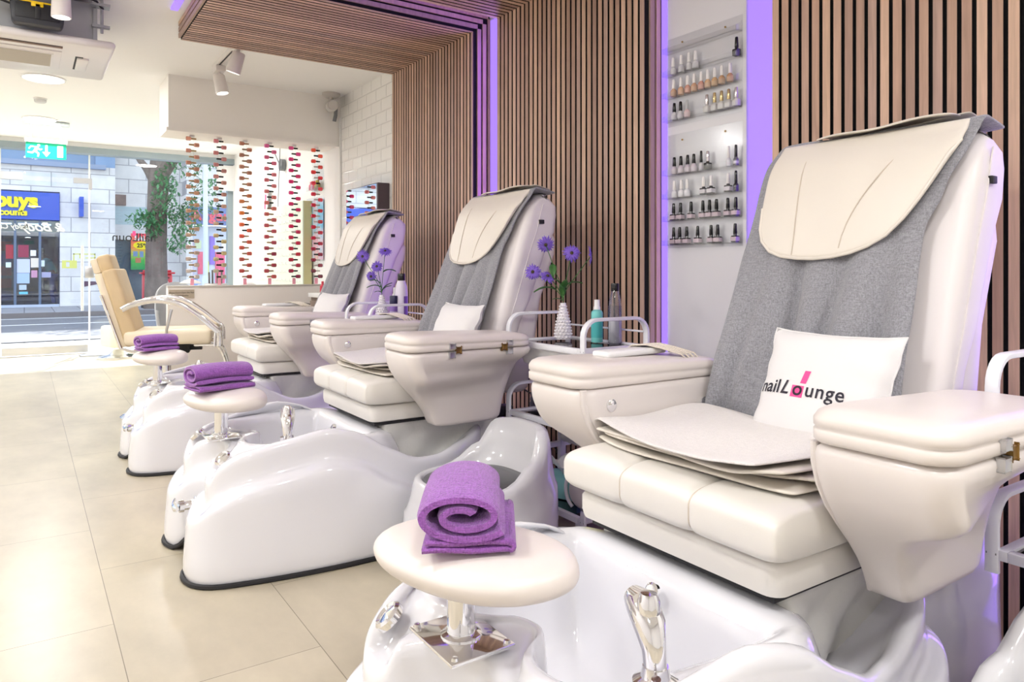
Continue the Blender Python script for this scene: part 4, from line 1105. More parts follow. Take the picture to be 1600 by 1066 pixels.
daisy(V1, (1.87, 2.335, 1.10), (-0.55, -0.8, 0.15), 'violet daisy facing the camera in the near vase', ((0.55, -0.5, 0.06, 0.35), (0.5, -2.0, 0.05, 0.9)), 0.034)
daisy(V1, (1.945, 2.30, 1.09), (0.75, -0.6, 0.05), 'violet daisy at the right of the near vase, seen in profile', (), 0.036)
daisy(V1, (1.755, 2.45, 1.022), (-0.7, -0.6, 0.2), 'violet daisy at the far left of the near vase', ((0.62, 2.75, 0.075, 0.05),), 0.033)
daisy(V1, (1.795, 2.40, 1.005), (-0.1, -0.7, 0.7), 'violet daisy low down beside the leftmost bloom of the near vase', ((0.3, 2.4, 0.035, 0.3), (0.45, -2.6, 0.05, 1.1)), 0.031)
V2 = (1.63, 3.70, 0.893)
daisy(V2, (1.54, 3.755, 1.105), (-0.6, -0.75, 0.0), 'large violet daisy at the left of the far vase', ((0.45, 2.6, 0.06, 0.1),), 0.037)
daisy(V2, (1.64, 3.68, 1.135), (-0.2, -0.6, 0.75), 'violet daisy at the top right of the far vase', ((0.72, -0.9, 0.06, 0.2), (0.3, -0.4, 0.06, 0.9)), 0.035)
daisy(V2, (1.60, 3.70, 1.05), (-0.5, -0.8, 0.3), 'violet daisy in the middle of the far vase', ((0.6, 2.7, 0.05, 0.4),), 0.030)
daisy(V2, (1.575, 3.72, 0.995), (-0.6, -0.7, -0.2), 'small violet daisy lowest in the far vase', ((0.35, 2.2, 0.035, 0.2), (0.4, -0.6, 0.05, 0.7)), 0.026)

# spray and lotion bottles
M_teal = mat('teal_plastic', rgb(120, 206, 204), 0.3); M_tlabel = mat('teal_label', rgb(70, 176, 178), 0.5)
t = thing('spray_bottle', 'teal spray bottle with white pump on the trolley by the moulded stool', 'bottle', (1.92, 2.235, 0.738))
b = build('body', G().lathe([(0.0, 0), (0.022, 0), (0.0235, 0.003), (0.0235, 0.118), (0.021, 0.126), (0.012, 0.132), (0.011, 0.134), (0, 0.134)], 32), M_teal, t)
build('label', G().lathe([(0.0238, 0.02), (0.0238, 0.085)], 32), M_tlabel, b)
g = text_g('pure', 0.012, bold=0.0003)
for i, p in enumerate(g.v):
    a = math.radians(232) + p[0] / 0.0242; g.v[i] = (0.0242 * math.cos(a), 0.0242 * math.sin(a), 0.066 + p[1])
if False: build('lettering', g, M_whiteplastic, b, smooth=False)
build('pump', G().lathe([(0.014, 0.132), (0.014, 0.142), (0.0115, 0.146), (0.011, 0.172), (0.0, 0.172)], 24).box(-0.018, 0.006, -0.005, 0.005, 0.155, 0.168, 0.002, M=RZ(-2.2)), M_whiteplastic, t)
t = thing('lotion_bottle', 'tall clear bottle with black cap behind the teal spray bottle', 'bottle', (1.945, 2.155, 0.738))
pr = [(0.0, 0), (0.024, 0), (0.0265, 0.004), (0.027, 0.06), (0.026, 0.13), (0.022, 0.175), (0.016, 0.205), (0.0145, 0.212)]
build('bottle', G().lathe(pr + [(0, 0.212)], 32), M_clearpl, t)
build('liquid', G().lathe([(0, 0.003), (0.023, 0.003), (0.0255, 0.008), (0.0257, 0.095), (0.0, 0.096)], 32), mat('milky_liquid', rgb(228, 228, 234), 0.3), t)
build('back_label', G().lathe([(0.0268, 0.09), (0.0262, 0.15)], 32), thin_glass('label_film', (0.8, 0.8, 0.84, 1), 0.1), t)
build('cap', G().lathe([(0.0155, 0.208), (0.0165, 0.21), (0.0165, 0.235), (0.015, 0.239), (0, 0.239)], 28), M_blackgloss, t)
M_violetlab = mat('violet_label', rgb(128, 96, 170), 0.45)
t = thing('shampoo_bottle', 'tall white bottle with black cap and violet label on the far trolley', 'bottle', (1.70, 3.60, 0.738))
b = build('bottle', G().lathe([(0.0, 0), (0.030, 0), (0.034, 0.005), (0.034, 0.16), (0.031, 0.20), (0.024, 0.225), (0.019, 0.235), (0, 0.235)], 32), mat('frosted_white', rgb(224, 218, 232), 0.35), t)
g = G(); g.grid(14, 2, lambda u, v: (0.0347 * math.cos(lerp(-1.6, 0.1, u)), 0.0347 * math.sin(lerp(-1.6, 0.1, u)), lerp(0.02, 0.15, v))); build('label', g, M_violetlab, b, recalc=False)
build('cap', G().lathe([(0.019, 0.233), (0.0205, 0.236), (0.0205, 0.268), (0.018, 0.273), (0, 0.273)], 28), M_blackgloss, t)
t = thing('small_violet_bottle', 'small violet bottle with navy cap on the far trolley', 'bottle', (1.655, 3.60, 0.738))
build('bottle', G().lathe([(0.0, 0), (0.020, 0), (0.022, 0.003), (0.022, 0.095), (0.016, 0.108), (0, 0.108)], 28), M_violetlab, t)
build('label', G().lathe([(0.0223, 0.02), (0.0223, 0.07)], 28), mat('grey_label', rgb(176, 166, 196), 0.5), t)
build('cap', G().lathe([(0.0215, 0.105), (0.0225, 0.108), (0.0225, 0.15), (0.0205, 0.153), (0, 0.153)], 28), mat('navy_cap', rgb(28, 26, 70), 0.3), t)
t = thing('pump_bottle', 'small white pump bottle behind the violet bottle on the far trolley', 'bottle', (1.70, 3.685, 0.738))
build('bottle', G().lathe([(0, 0), (0.02, 0), (0.021, 0.003), (0.021, 0.13), (0.012, 0.145), (0, 0.145)], 24), M_whiteplastic, t)
build('pump', G().lathe([(0.013, 0.145), (0.013, 0.16), (0.009, 0.162), (0.009, 0.195), (0, 0.196)], 20), M_whiteplastic, t)
tag(build('folded_napkins', G().box(1.715, 1.79, 3.49, 3.56, 0.737, 0.752, 0.004), M_whiteplastic), 'small white stack of napkins at the end of the far trolley', 'napkins')

# lower trays of the near trolley
M_tbox = mat('mint_card', rgb(136, 196, 196), 0.7)
t = thing('tissue_box', 'mint tissue box with a white tissue on the bottom tray of the near trolley', 'tissue box', (1.81, 2.30, 0.122), 0.35)
build('box', G().box(-0.055, 0.055, -0.085, 0.085, 0, 0.085, 0.003), M_tbox, t)
def tiss(u, v):
    r = 0.012 + 0.05 * v; a = 2 * PI * u
    return (r * 0.7 * math.cos(a) + 0.006 * math.sin(3 * a) * v, r * 1.1 * math.sin(a), 0.085 + 0.055 * v ** 0.7 * (1 + 0.35 * math.sin(3 * a + 1)) )
build('tissue', G().grid(30, 8, tiss, cu=True), M_pillow, t, solid=0.001)
t = thing('hand_dryer_fan', 'rounded white device standing beside the tissue box', 'appliance', (1.76, 2.12, 0.122), 0.3)
g = G(); rs = []
for k in range(9):
    a = k / 8 * PI; rs.append([( -0.045 * math.cos(a), math.sin(a) ** 0.6 * 0.062 * math.cos(b_ / 24 * 2 * PI), 0.075 + math.sin(a) ** 0.6 * 0.073 * math.sin(b_ / 24 * 2 * PI)) if 0 < k < 8 else (-0.045 * math.cos(a), 0.001 * math.cos(b_ / 24 * 2 * PI), 0.075 + 0.001 * math.sin(b_ / 24 * 2 * PI)) for b_ in range(24)])
g.rings(rs); build('body', g, M_shell, t, angle=180)
build('foot_ring', G().tube([(-0.03, 0.066 * math.cos(a * PI / 14 - 1.0), 0.078 + 0.078 * math.sin(a * PI / 14 - 1.0)) for a in range(18)], 0.007, 8), M_whiteplastic, t)
t = thing('yellow_tub', 'round yellow tub half hidden behind the armrest on the middle tray', 'tub', (1.80, 2.09, 0.443))
build('tub', G().lathe([(0, 0), (0.04, 0), (0.052, 0.02), (0.055, 0.045), (0.048, 0.075), (0.03, 0.09), (0, 0.093)], 28), mat('tub_yellow', rgb(226, 224, 60), 0.4), t)
build('lid', G().lathe([(0.03, 0.088), (0.03, 0.1), (0, 0.1)], 24), M_whiteplastic, t)
tag(build('rolled_cloth', G().lathe([(0.0, -0.07), (0.018, -0.07), (0.021, -0.06), (0.019, -0.04), (0.022, -0.02), (0.019, 0.0), (0.022, 0.02), (0.019, 0.04), (0.021, 0.06), (0.018, 0.07), (0, 0.07)], 20, c=(1.95, 2.42, 0.305), axis='y'), M_skirt), 'grey ribbed roll resting on the rear bar of the near trolley', 'cloth')

# hose, plug and socket against the slats
hose = catmull([(2.19, 3.05, 0.66), (2.19, 3.03, 0.56), (2.19, 3.02, 0.46), (2.20, 3.05, 0.34), (2.205, 3.08, 0.22), (2.2, 3.02, 0.12), (2.17, 2.93, 0.03)], 14, False)
g = G(); g.tube(hose, [0.027 + 0.0045 * math.sin(i * 2.1) for i in range(len(hose))], 16)
tag(build('ribbed_hose', g, mat('hose_grey', rgb(92, 92, 98), 0.5), angle=60), 'grey ribbed hose hanging against the slats behind the near trolley', 'hose')
t = thing('hair_dryer', 'black hand dryer with grey collar hanging beside the ribbed hose', 'hair dryer', (2.19, 2.95, 0.42))
build('body', G().lathe([(0, 0.04), (0.026, 0.04), (0.029, 0.05), (0.029, 0.16), (0.025, 0.17), (0, 0.17)], 24), mat('dryer_black', rgb(44, 44, 50), 0.35), t)
build('collar', G().lathe([(0.032, 0.025), (0.032, 0.045), (0.024, 0.05)], 24).lathe([(0, -0.06), (0.02, -0.06), (0.022, -0.03), (0.030, 0.025)], 24), mat('dryer_grey', rgb(176, 176, 182), 0.4), t)
for k, (dx, dy) in enumerate(((0.0, 0.015), (0.02, -0.02), (-0.01, 0.03))):
    tag(build('black_cable', G().tube(catmull([(2.2, 2.95 + dy, 0.37), (2.2, 2.97 + dy * 3, 0.28), (2.2 + dx, 3.02 - dy * 2, 0.20), (2.21, 2.92 + dy * 2, 0.13), (2.2, 2.95 + dy * 4, 0.006)], 6, False), 0.0045, 8), M_black), ('black cable nearest the dryer behind the trolley', 'black cable looping right behind the trolley', 'black cable looping left behind the trolley')[k], 'cable')
t = thing('wall_socket', 'grey double wall socket with a white plug on the slatted panel', 'socket', (2.249, 3.16, 0.50))
build('plate', G().box(-0.012, 0, -0.04, 0.04, -0.05, 0.05, 0.003), M_steel, t)
build('plug', G().box(-0.05, -0.012, -0.02, 0.02, -0.035, 0.0, 0.005), M_whiteplastic, t)
build('lead', G().tube(catmull([(-0.04, 0, -0.035), (-0.05, 0.02, -0.09), (-0.03, -0.04, -0.12), (-0.03, -0.1, -0.115)], 5, False), 0.004, 8), M_black, t)
tag(build('thin_lead', G().tube(catmull([(2.235, 1.2, 0.50), (2.238, 1.10, 0.485), (2.236, 1.02, 0.482), (2.236, 0.9, 0.478)], 5, False), 0.003, 8), M_black), 'thin dark lead running across the slats behind the nearest armrest', 'cable')

# ================================================================ polish racks on the white board
def rack(z0, z1, zs, label):
    t = thing('polish_rack', label, 'rack', (2.35, 2.056, z0))
    def rel(g): return g.xf(T(-2.35, -2.056, -z0))
    build('back_panel', rel(G().box(2.3455, 2.349, 1.857, 2.256, z0, z1, 0.001)), M_acrylic, t, smooth=False)
    for z in zs:
        g = G().box(2.312, 2.346, 1.86, 2.254, z - 0.005, z - 0.0015).box(2.309, 2.312, 1.86, 2.254, z - 0.005, z + 0.016)
        for yy in (1.858, 2.253): g.prism([(2.346, z - 0.005), (2.309, z - 0.005), (2.309, z + 0.016), (2.322, z + 0.022), (2.336, z + 0.03), (2.346, z + 0.042)], yy, yy + 0.0025, 'y')
        build('shelf', rel(g), M_acrylic, t, smooth=False)
    g = G()
    for yy, zz in ((1.94, z1 - 0.03), (2.17, z1 - 0.03)): g.lathe([(0.004, 0), (0.004, 0.003), (0, 0.004)], 10, M=T(2.345, yy, zz) @ RY(-PI / 2))
    build('screw', rel(g), M_brass, t)
    return t
rack(1.655, 2.04, (1.976, 1.876, 1.781, 1.679), 'upper clear acrylic polish rack with an empty top shelf')
rack(1.125, 1.62, (1.445, 1.343, 1.245, 1.141), 'lower clear acrylic polish rack full of black capped bottles')
def polish_proto(kind, body, cap, lab=None, tall=1.0):
    """kind 'round' or 'slim'"""
    t = thing('polish_bottle', '', 'nail polish', (0, 0, 0))
    if kind == 'round':
        prof = [(0, 0), (0.0125, 0), (0.0138, 0.003), (0.014, 0.018), (0.0125, 0.026), (0.007, 0.032), (0.006, 0.034), (0, 0.034)]
        cp = [(0.0072, 0.034), (0.0078, 0.036), (0.0062, 0.07), (0.0048, 0.0735), (0, 0.074)]
    elif kind == 'square':
        prof = None; cp = [(0.0072, 0.033), (0.0078, 0.035), (0.0062, 0.071), (0.0048, 0.0745), (0, 0.075)]
    else:
        prof = [(0, 0), (0.0095, 0), (0.0105, 0.003), (0.0105, 0.024), (0.008, 0.030), (0.005, 0.033), (0, 0.033)]
        cp = [(0.0055, 0.033), (0.006, 0.035), (0.005, 0.078), (0.0038, 0.081), (0, 0.0815)]
    if prof: b = build('bottle', G().lathe(prof, 20), body, t)
    else: b = build('bottle', G().box(-0.0115, 0.0115, -0.0135, 0.0135, 0, 0.027, 0.003, 2).lathe([(0.0075, 0.026), (0.006, 0.034), (0, 0.034)], 16), body, t)
    build('cap', G().lathe(cp, 20), cap, t)
    if lab:
        if prof: build('label', G().lathe([(prof[3][0] + 0.0003, 0.006), (prof[3][0] + 0.0003, 0.017)], 20), lab, b)
        else: build('label', G().box(-0.0119, 0.0119, -0.0139, 0.0139, 0.005, 0.021), lab, b, smooth=False)
    return t
capB = M_blackgloss; capW = mat('cap_white', rgb(238, 236, 234), 0.3); capG = mat('cap_gold', rgb(196, 176, 130), 0.25, metal=0.8); capS = mat('cap_silver', rgb(205, 200, 200), 0.2, metal=0.8); capGr = mat('cap_grey', rgb(186, 188, 190), 0.4)
labW = mat('label_white', rgb(218, 214, 220), 0.5); labR = mat('label_redline', rgb(206, 186, 196), 0.5)
pc = lambda n, *c: mat(n, rgb(*c), 0.15, coat=0.5)
bClear = pc('polish_clear', 214, 214, 216); bPink = pc('polish_pale_pink', 226, 200, 200); bBlack = pc('polish_black', 36, 35, 40); bMilk = pc('polish_milky', 232, 232, 236); bFrost = pc('polish_frost', 206, 204, 200); bSmoke = pc('polish_smoke', 96, 96, 100); bMauve = pc('polish_mauve', 206, 196, 206)
nude = [pc('polish_nude_%s' % n, *c) for n, c in zip(('tan', 'peach', 'rose', 'apricot', 'blush', 'sand', 'honey', 'caramel', 'biscuit'), ((206, 168, 136), (222, 176, 140), (220, 166, 146), (214, 170, 136), (214, 160, 146), (216, 178, 138), (214, 176, 130), (202, 160, 122), (196, 150, 112)))]
rowdata = {
 's2': (1.876, [(y_, 'round', bClear, capW, None, 'clear polish with white cap') for y_ in (2.209, 2.162, 2.118, 2.083)] + [(1.872, 'square', bBlack, capB, None, 'lone black polish with black cap')], 'upper rack second shelf'),
 's3': (1.781, [(y_, 'round', nude[i], capW, None, ('tan', 'peach', 'rose', 'apricot', 'blush', 'sand', 'honey', 'caramel', 'biscuit')[i] + ' nude polish with white cap') for i, y_ in enumerate((2.206, 2.164, 2.126, 2.09, 2.052, 2.017, 1.981, 1.945, 1.904))], 'upper rack third shelf'),
 's4': (1.679, [(2.202, 'round', bClear, capB, labW, 'clear polish with black cap'), (2.166, 'round', bClear, capB, labW, 'clear polish with black cap'), (2.129, 'round', bPink, capGr, None, 'pale pink polish with grey cap')] + [(y_, 'square', bFrost, capG if 0 < i < 4 else capS, None, 'frosted polish with %s cap' % ('gold' if 0 < i < 4 else 'silver')) for i, y_ in enumerate((2.021, 1.982, 1.946, 1.91, 1.873))], 'upper rack bottom shelf'),
 's5': (1.445, [(y_, 'round', bMauve, capB, None, 'mauve polish with black cap') for y_ in (2.202, 2.164, 2.126, 2.092)] + [(2.052, 'slim', bClear, capB, labW, 'slim clear polish with black cap'), (2.017, 'square', bBlack, capS, None, 'black polish with silver cap'), (1.911, 'slim', bMilk, capW, labW, 'slim white polish with white cap'), (1.875, 'slim', bSmoke, capB, labW, 'slim smoky polish with black cap')], 'lower rack top shelf'),
 's6': (1.343, [(y_, 'round', bMilk, capW, None, 'milky polish with white cap') for y_ in (2.202, 2.162, 2.129)] + [(y_, 'square', bBlack, capW, labW, 'black labelled polish with white cap') for y_ in (2.039, 2.0)] + [(1.913, 'square', bBlack, capW, labW, 'black polish with white cap'), (1.875, 'slim', bBlack, capB, None, 'slim black polish')], 'lower rack second shelf'),
 's7': (1.245, [(y_, 'square', bBlack, capB, labR, 'black bottle with pale label') for y_ in (2.206, 2.166, 2.107, 2.043, 2.008, 1.972, 1.915, 1.876)], 'lower rack third shelf'),
 's8': (1.141, [(y_, 'square', bBlack, capB, labR, 'black bottle with pale label') for y_ in (2.206, 2.171, 2.131, 2.071, 2.0, 1.966, 1.879)], 'lower rack bottom shelf')}
ORD = ('first', 'second', 'third', 'fourth', 'fifth', 'sixth', 'seventh', 'eighth', 'ninth', 'tenth', 'eleventh', 'twelfth')
PROTO = {}
for key, (z, items, where) in rowdata.items():
    for i, (y_, kind, bm_, cm_, lm_, desc) in enumerate(items):
        pk = (kind, bm_.name, cm_.name, lm_.name if lm_ else '')
        lab = '%s, %s from left, %s' % (desc, ORD[i], where)
        if pk in PROTO: dup(PROTO[pk], (2.329, y_, z - 0.0015), 0.1 * math.sin(i * 3), lab, 'polishes on the clear racks')
        else:
            t = polish_proto(kind, bm_, cm_, lm_); t.location = (2.329, y_, z - 0.0015); t['label'] = lab; t['group'] = 'polishes on the clear racks'; PROTO[pk] = t

# ================================================================ reception screen and hanging polish strands
t = thing('reception_screen', 'low cream reception screen with a steel notice plaque', 'desk', (1.62, 6.36, 0))
g = G().box(-0.672, 0.74, -0.04, 0.04, 0, 0.888, 0.002); build('panel', g, M_desk, t)
build('top_cap', G().box(-0.672, 0.74, -0.045, 0.045, 0.888, 0.903, 0.002), mat('desk_cap_grey', rgb(200, 194, 186), 0.4), t)
pl = build('plaque', G().box(-0.665, -0.475, -0.046, -0.0405, 0.80, 0.872, 0.001), mat('plaque_steel', rgb(196, 184, 166), 0.4, metal=0.4), t, smooth=False)
for s_, zz in (("Please Don't Open the Nail", 0.842), ('Varnish Bottles', 0.819)):
    g = text_g(s_, 0.0165, bold=0.0002); g.xf(T(-0.57, -0.0465, zz) @ RX(PI / 2)); build('lettering', g, M_black, pl, smooth=False)

def ramp(cols, t_):
    p = t_ * (len(cols) - 1); i = min(int(p), len(cols) - 2); f = p - i
    return tuple(int(round(lerp(a, b, f) / 6) * 6) for a, b in zip(cols[i], cols[i + 1]))
strands = [
 (1.161, 'leftmost', 'nude', [(214, 150, 130), (196, 140, 118), (206, 164, 132), (196, 166, 150), (206, 200, 190)], 'gold'),
 (1.377, 'second', 'pink beige', [(214, 128, 138), (200, 134, 130), (206, 150, 136), (206, 176, 150), (214, 196, 130), (190, 180, 170)], 'black'),
 (1.587, 'third', 'brown to coral', [(190, 122, 96), (196, 140, 116), (190, 120, 96), (240, 140, 60), (236, 96, 70), (214, 104, 92), (176, 60, 60)], 'tan'),
 (1.798, 'fourth', 'rose', [(226, 96, 160), (232, 112, 140), (226, 130, 130), (214, 110, 104), (206, 90, 100), (160, 44, 80), (190, 76, 76)], 'black'),
 (2.013, 'fifth', 'crimson', [(236, 70, 150), (232, 40, 120), (226, 30, 110), (214, 30, 96), (206, 30, 80), (214, 50, 70), (150, 30, 70)], 'black'),
 (2.217, 'rightmost', 'red', [(250, 90, 60), (240, 60, 60), (236, 50, 76), (206, 36, 50), (206, 30, 60), (150, 30, 60), (120, 36, 60)], 'silver')]
capmats = {'gold': mat('cap_gold2', rgb(176, 150, 110), 0.35, metal=0.4), 'black': M_blackgloss, 'tan': mat('cap_tan', rgb(160, 130, 104), 0.4), 'silver': mat('cap_silver2', rgb(190, 180, 176), 0.35, metal=0.3)}
SMESH = {}
for si, (sx_, nm, hue, cols, cp_) in enumerate(strands):
    t = thing('polish_strand_rod', 'clear hanging rod of the %s polish strand under the bulkhead' % nm, 'display rod', (sx_, 6.5, 0.903), 0, 'clear rods of the hanging polish strands')
    for dx in (-0.012, 0.012): build('rod', G().box(dx - 0.0025, dx + 0.0025, -0.0025, 0.0025, 0, 1.252), M_acrylic, t, smooth=False)
    build('hook', G().box(-0.02, 0.02, -0.006, 0.006, 1.235, 1.252, 0.002), M_whiteplastic, t)
    build('foot_tag', G().box(-0.014, 0.014, -0.003, 0.003, 0.0, 0.055, 0.001), mat('pink_tag', rgb(250, 170, 190), 0.6), t, smooth=False)
    for i in range(24):
        z = 2.122 - i * 0.05; left = (i % 2 == 0)
        c = ramp(cols, i / 23.0); cc = cp_
        if si == 2 and i in (12, 14, 15): cc = 'black'
        if si == 4 and i in (13, 14, 15, 17, 19, 21, 22): cc = 'silver' if i % 2 else 'black'
        if si == 5: cc = 'black' if i in (0, 1, 2, 4, 6, 17, 18, 19, 23) else 'silver'
        if si == 3 and i > 10: cc = 'tan'
        if si == 0 and i == 17: cc = 'black'
        key = (c, cc)
        if key not in SMESH:
            g = G().lathe([(0, -0.048), (0.014, -0.047), (0.0172, -0.041), (0.0168, -0.014), (0.010, -0.006), (0, -0.006)], 14, axis='x')
            g.lathe([(0.0065, -0.006), (0.0078, -0.003), (0.0068, 0.032), (0.0, 0.033)], 12, axis='x', m=1)
            cmn = mat('varnish_%02x%02x%02x' % c, rgb(*c), 0.15, coat=0.5)
            o = build('polish_bottle', g, [cmn, capmats[cc]]); SMESH[key] = o.data
        else:
            o = bpy.data.objects.new('polish_bottle', SMESH[key]); COL.objects.link(o)
        o.location = (sx_ + (-0.004 if left else 0.004), 6.482, z); o.rotation_euler = (0, 0, 0 if left else PI)
        tag(o, '%s polish pointing %s, %s down the %s hanging strand' % (hue, 'left' if left else 'right', ('%dth' % (i + 1)) if i + 1 not in (1, 2, 3, 21, 22, 23) else {1: 'topmost', 2: '2nd', 3: '3rd', 21: '21st', 22: '22nd', 23: '23rd'}[i + 1], nm), 'nail polish', 'polishes on the hanging strands')

# manicure side behind the screen
t = thing('manicure_table', 'white manicure table behind the reception screen', 'table', (1.70, 7.0, 0))
build('top', G().box(-0.48, 0.48, -0.25, 0.25, 0.72, 0.75, 0.004), M_whiteplastic, t)
for sx_ in (-0.44, 0.44): build('side_panel', G().box(sx_ - 0.015, sx_ + 0.015, -0.23, 0.23, 0, 0.72), M_whiteplastic, t, smooth=False)
t = thing('brush_cup', 'white cup of nail brushes behind the reception screen', 'cup', (1.42, 6.86, 0.75))
build('cup', G().lathe([(0, 0), (0.07, 0), (0.085, 0.05), (0.095, 0.16), (0.09, 0.16), (0.08, 0.05), (0, 0.02)], 28), M_whiteplastic, t)
for k, (dx, dy, hh) in enumerate(((-0.05, 0, 0.26), (-0.02, 0.02, 0.28), (0.015, 0, 0.275), (0.05, 0.01, 0.265))):
    build('brush', G().tube([(dx, dy, 0.05), (dx * 1.1, dy, hh)], 0.008, 8), mat('brush_grey', rgb(120, 116, 112), 0.4), t)
tag(build('nail_lamp', G().grid(24, 10, lambda u, v: (1.70 + 0.14 * math.cos(2 * PI * u) * math.cos(v * PI / 2), 6.86 + 0.1 * math.sin(2 * PI * u) * math.cos(v * PI / 2), 0.75 + 0.17 * math.sin(v * PI / 2) ** 0.8), cu=True), M_whiteplastic, angle=180), 'white domed nail lamp right of the brush cup', 'nail lamp')
t = thing('arc_lamp', 'white curved table lamp head left of the brush cup', 'lamp', (1.22, 6.9, 0.75))
build('stand', G().tube([(0, 0, 0), (0, 0, 0.12), (0.02, 0, 0.165)], 0.012, 10), M_whiteplastic, t)
build('head', G().lathe([(0, 0.20), (0.05, 0.19), (0.09, 0.165), (0.085, 0.16), (0, 0.175)], 24), M_whiteplastic, t)
t = thing('shell_chair', 'grey backed shell chair behind the left end of the reception screen', 'chair', (1.16, 7.15, 0)).scale = (0.85, 0.85, 1.0)
t = bpy.data.objects['shell_chair']
def shell_c(u, v):
    a = lerp(-1.9, 1.9, u) + PI / 2 * 0 ; r = 0.19 + 0.03 * v
    return (r * math.sin(a), r * math.cos(a) * 0.9, 0.46 + (0.46 * v) * (0.45 + 0.55 * max(0, math.cos(a)) ** 0.6))
build('shell', G().grid(24, 8, shell_c), mat('chair_grey', rgb(176, 178, 182), 0.4), t, solid=0.02)
build('seat', G().lathe([(0, 0.40), (0.14, 0.41), (0.2, 0.45), (0.19, 0.47), (0, 0.46)], 28), M_whiteplastic, t)
build('pedestal', G().lathe([(0, 0), (0.2, 0), (0.2, 0.012), (0.03, 0.03), (0.025, 0.41), (0, 0.41)], 28), M_chrome, t)
# nail tip display wall, clock, posters on the far wall
M_mint = mat('mint_panel', rgb(226, 234, 218), 0.5); M_olive = mat('olive_edge', rgb(206, 202, 150), 0.5)
t = thing('display_panel', 'pale mint display panel with rows of clear hooks against the far wall', 'display panel', (2.29, 8.0, 0))
rs = []
poly = [(-0.98, 0.35), (0.98, 0.35), (0.98, 1.66), (0.93, 1.71), (-0.93, 1.71), (-0.98, 1.71)]
build('panel', G().prism(poly, -0.03, -0.02, 'x'), M_mint, t, smooth=False)
build('side_edge', G().prism(poly, -0.02, 0.06, 'x'), M_olive, t, smooth=False)
g = G()
for r in range(9):
    for c in range(15):
        yy = -0.9 + c * 0.128; zz = 0.92 + r * 0.085
        g.tube([(-0.03, yy, zz), (-0.055, yy, zz - 0.006), (-0.06, yy, zz + 0.02)], 0.004, 5)
hk = build('hooks', g, M_whiteplastic, t); hk['kind'] = 'stuff'
for sg in (-1, 1): build('foot', G().box(-0.08, 0.06, sg * 0.8 - 0.03, sg * 0.8 + 0.03, 0, 0.35), M_whiteplastic, t, smooth=False)
t = thing('wall_clock', 'frameless wall clock with grey hub and long thin hands', 'clock', (2.368, 7.98, 2.18))
build('hub', G().lathe([(0.065, 0), (0.065, 0.05), (0, 0.052)], 24, M=RY(-PI / 2)), mat('hub_grey', rgb(120, 124, 130), 0.4), t)
build('hand', G().box(-0.06, -0.055, -0.012, 0.004, -0.62, 0.18, M=RX(0.12)), M_greyplastic, t, smooth=False)
build('hand', G().box(-0.056, -0.051, -0.008, 0.008, -0.05, 0.28, M=RX(-0.9)), M_greyplastic, t, smooth=False)
def poster_mat():
    m = bpy.data.materials.new('abstract_print'); m.use_nodes = True; nt = m.node_tree; N = nt.nodes; L = nt.links; b = N['Principled BSDF']
    tc = N.new('ShaderNodeTexCoord'); nz = N.new('ShaderNodeTexNoise'); nz.inputs['Scale'].default_value = 3.2; nz.inputs['Distortion'].default_value = 1.2
    cr = N.new('ShaderNodeValToRGB'); e = cr.color_ramp.elements; e[0].position = 0.3; e[0].color = rgb(90, 190, 232); e[1].position = 0.75; e[1].color = rgb(248, 214, 200)
    for p, c in ((0.42, (150, 214, 240)), (0.52, (232, 226, 244)), (0.62, (248, 190, 214))): x = e.new(p); x.color = rgb(*c)
    L.new(tc.outputs['Object'], nz.inputs['Vector']); L.new(nz.outputs['Fac'], cr.inputs['Fac']); L.new(cr.outputs[0], b.inputs['Base Color']); b.inputs['Roughness'].default_value = 0.4
    return m
t = thing('poster', 'pastel blue and pink abstract poster on the far wall', 'poster', (2.36, 6.93, 1.42))
build('print', G().box(-0.006, -0.002, -0.22, 0.22, -0.29, 0.29), poster_mat(), t, smooth=False)
build('cover', G().box(-0.012, -0.008, -0.25, 0.25, -0.36, 0.32), M_acrylic, t, smooth=False)
t = thing('wall_shelf', 'small clear wall shelf with bottles high beside the tiles', 'shelf', (2.37, 6.9, 1.82))
build('back', G().box(-0.012, -0.008, -0.2, 0.14, -0.02, 0.3), M_acrylic, t, smooth=False)
build('ledge', G().box(-0.07, -0.008, -0.2, 0.14, -0.02, -0.012).box(-0.07, -0.067, -0.2, 0.14, -0.02, 0.02), M_acrylic, t, smooth=False)
for k, (dy, c) in enumerate(((0.09, (240, 130, 150)), (0.04, (236, 200, 210)), (-0.02, (214, 60, 90)), (-0.08, (206, 190, 60)), (-0.13, (150, 130, 60)))):
    o = build('small_bottle', G().lathe([(0, 0), (0.018, 0), (0.02, 0.004), (0.019, 0.05), (0.009, 0.062), (0.009, 0.085), (0, 0.086)], 14, c=(2.33, 6.9 + dy, 1.808)), mat('shelf_bottle_%s' % ('pink', 'blush', 'red', 'yellow', 'olive')[k], rgb(*c), 0.3))
    tag(o, '%s bottle on the small clear wall shelf' % ('pink', 'blush', 'red', 'yellow', 'olive')[k], 'bottle', 'bottles on the small wall shelf')
tag(build('notice_sheet', G().box(2.14, 2.4, GY - 0.145, GY - 0.14, 2.10, 2.44), M_whiteplastic, smooth=False), 'blank white sheet hung over the window corner', 'sheet')
t = thing('leaflet_stand', 'small white and pink leaflet propped behind the mint panel', 'leaflet', (2.33, 8.6, 1.71))
build('card', G().box(-0.01, 0.0, -0.1, 0.12, 0, 0.26, M=RX(0.12)), M_whiteplastic, t, smooth=False)
build('lettering', G().box(-0.012, -0.0105, -0.04, 0.02, 0.03, 0.2, M=RX(0.2)), mat('pink_ink', rgb(236, 90, 130), 0.5), t, smooth=False)
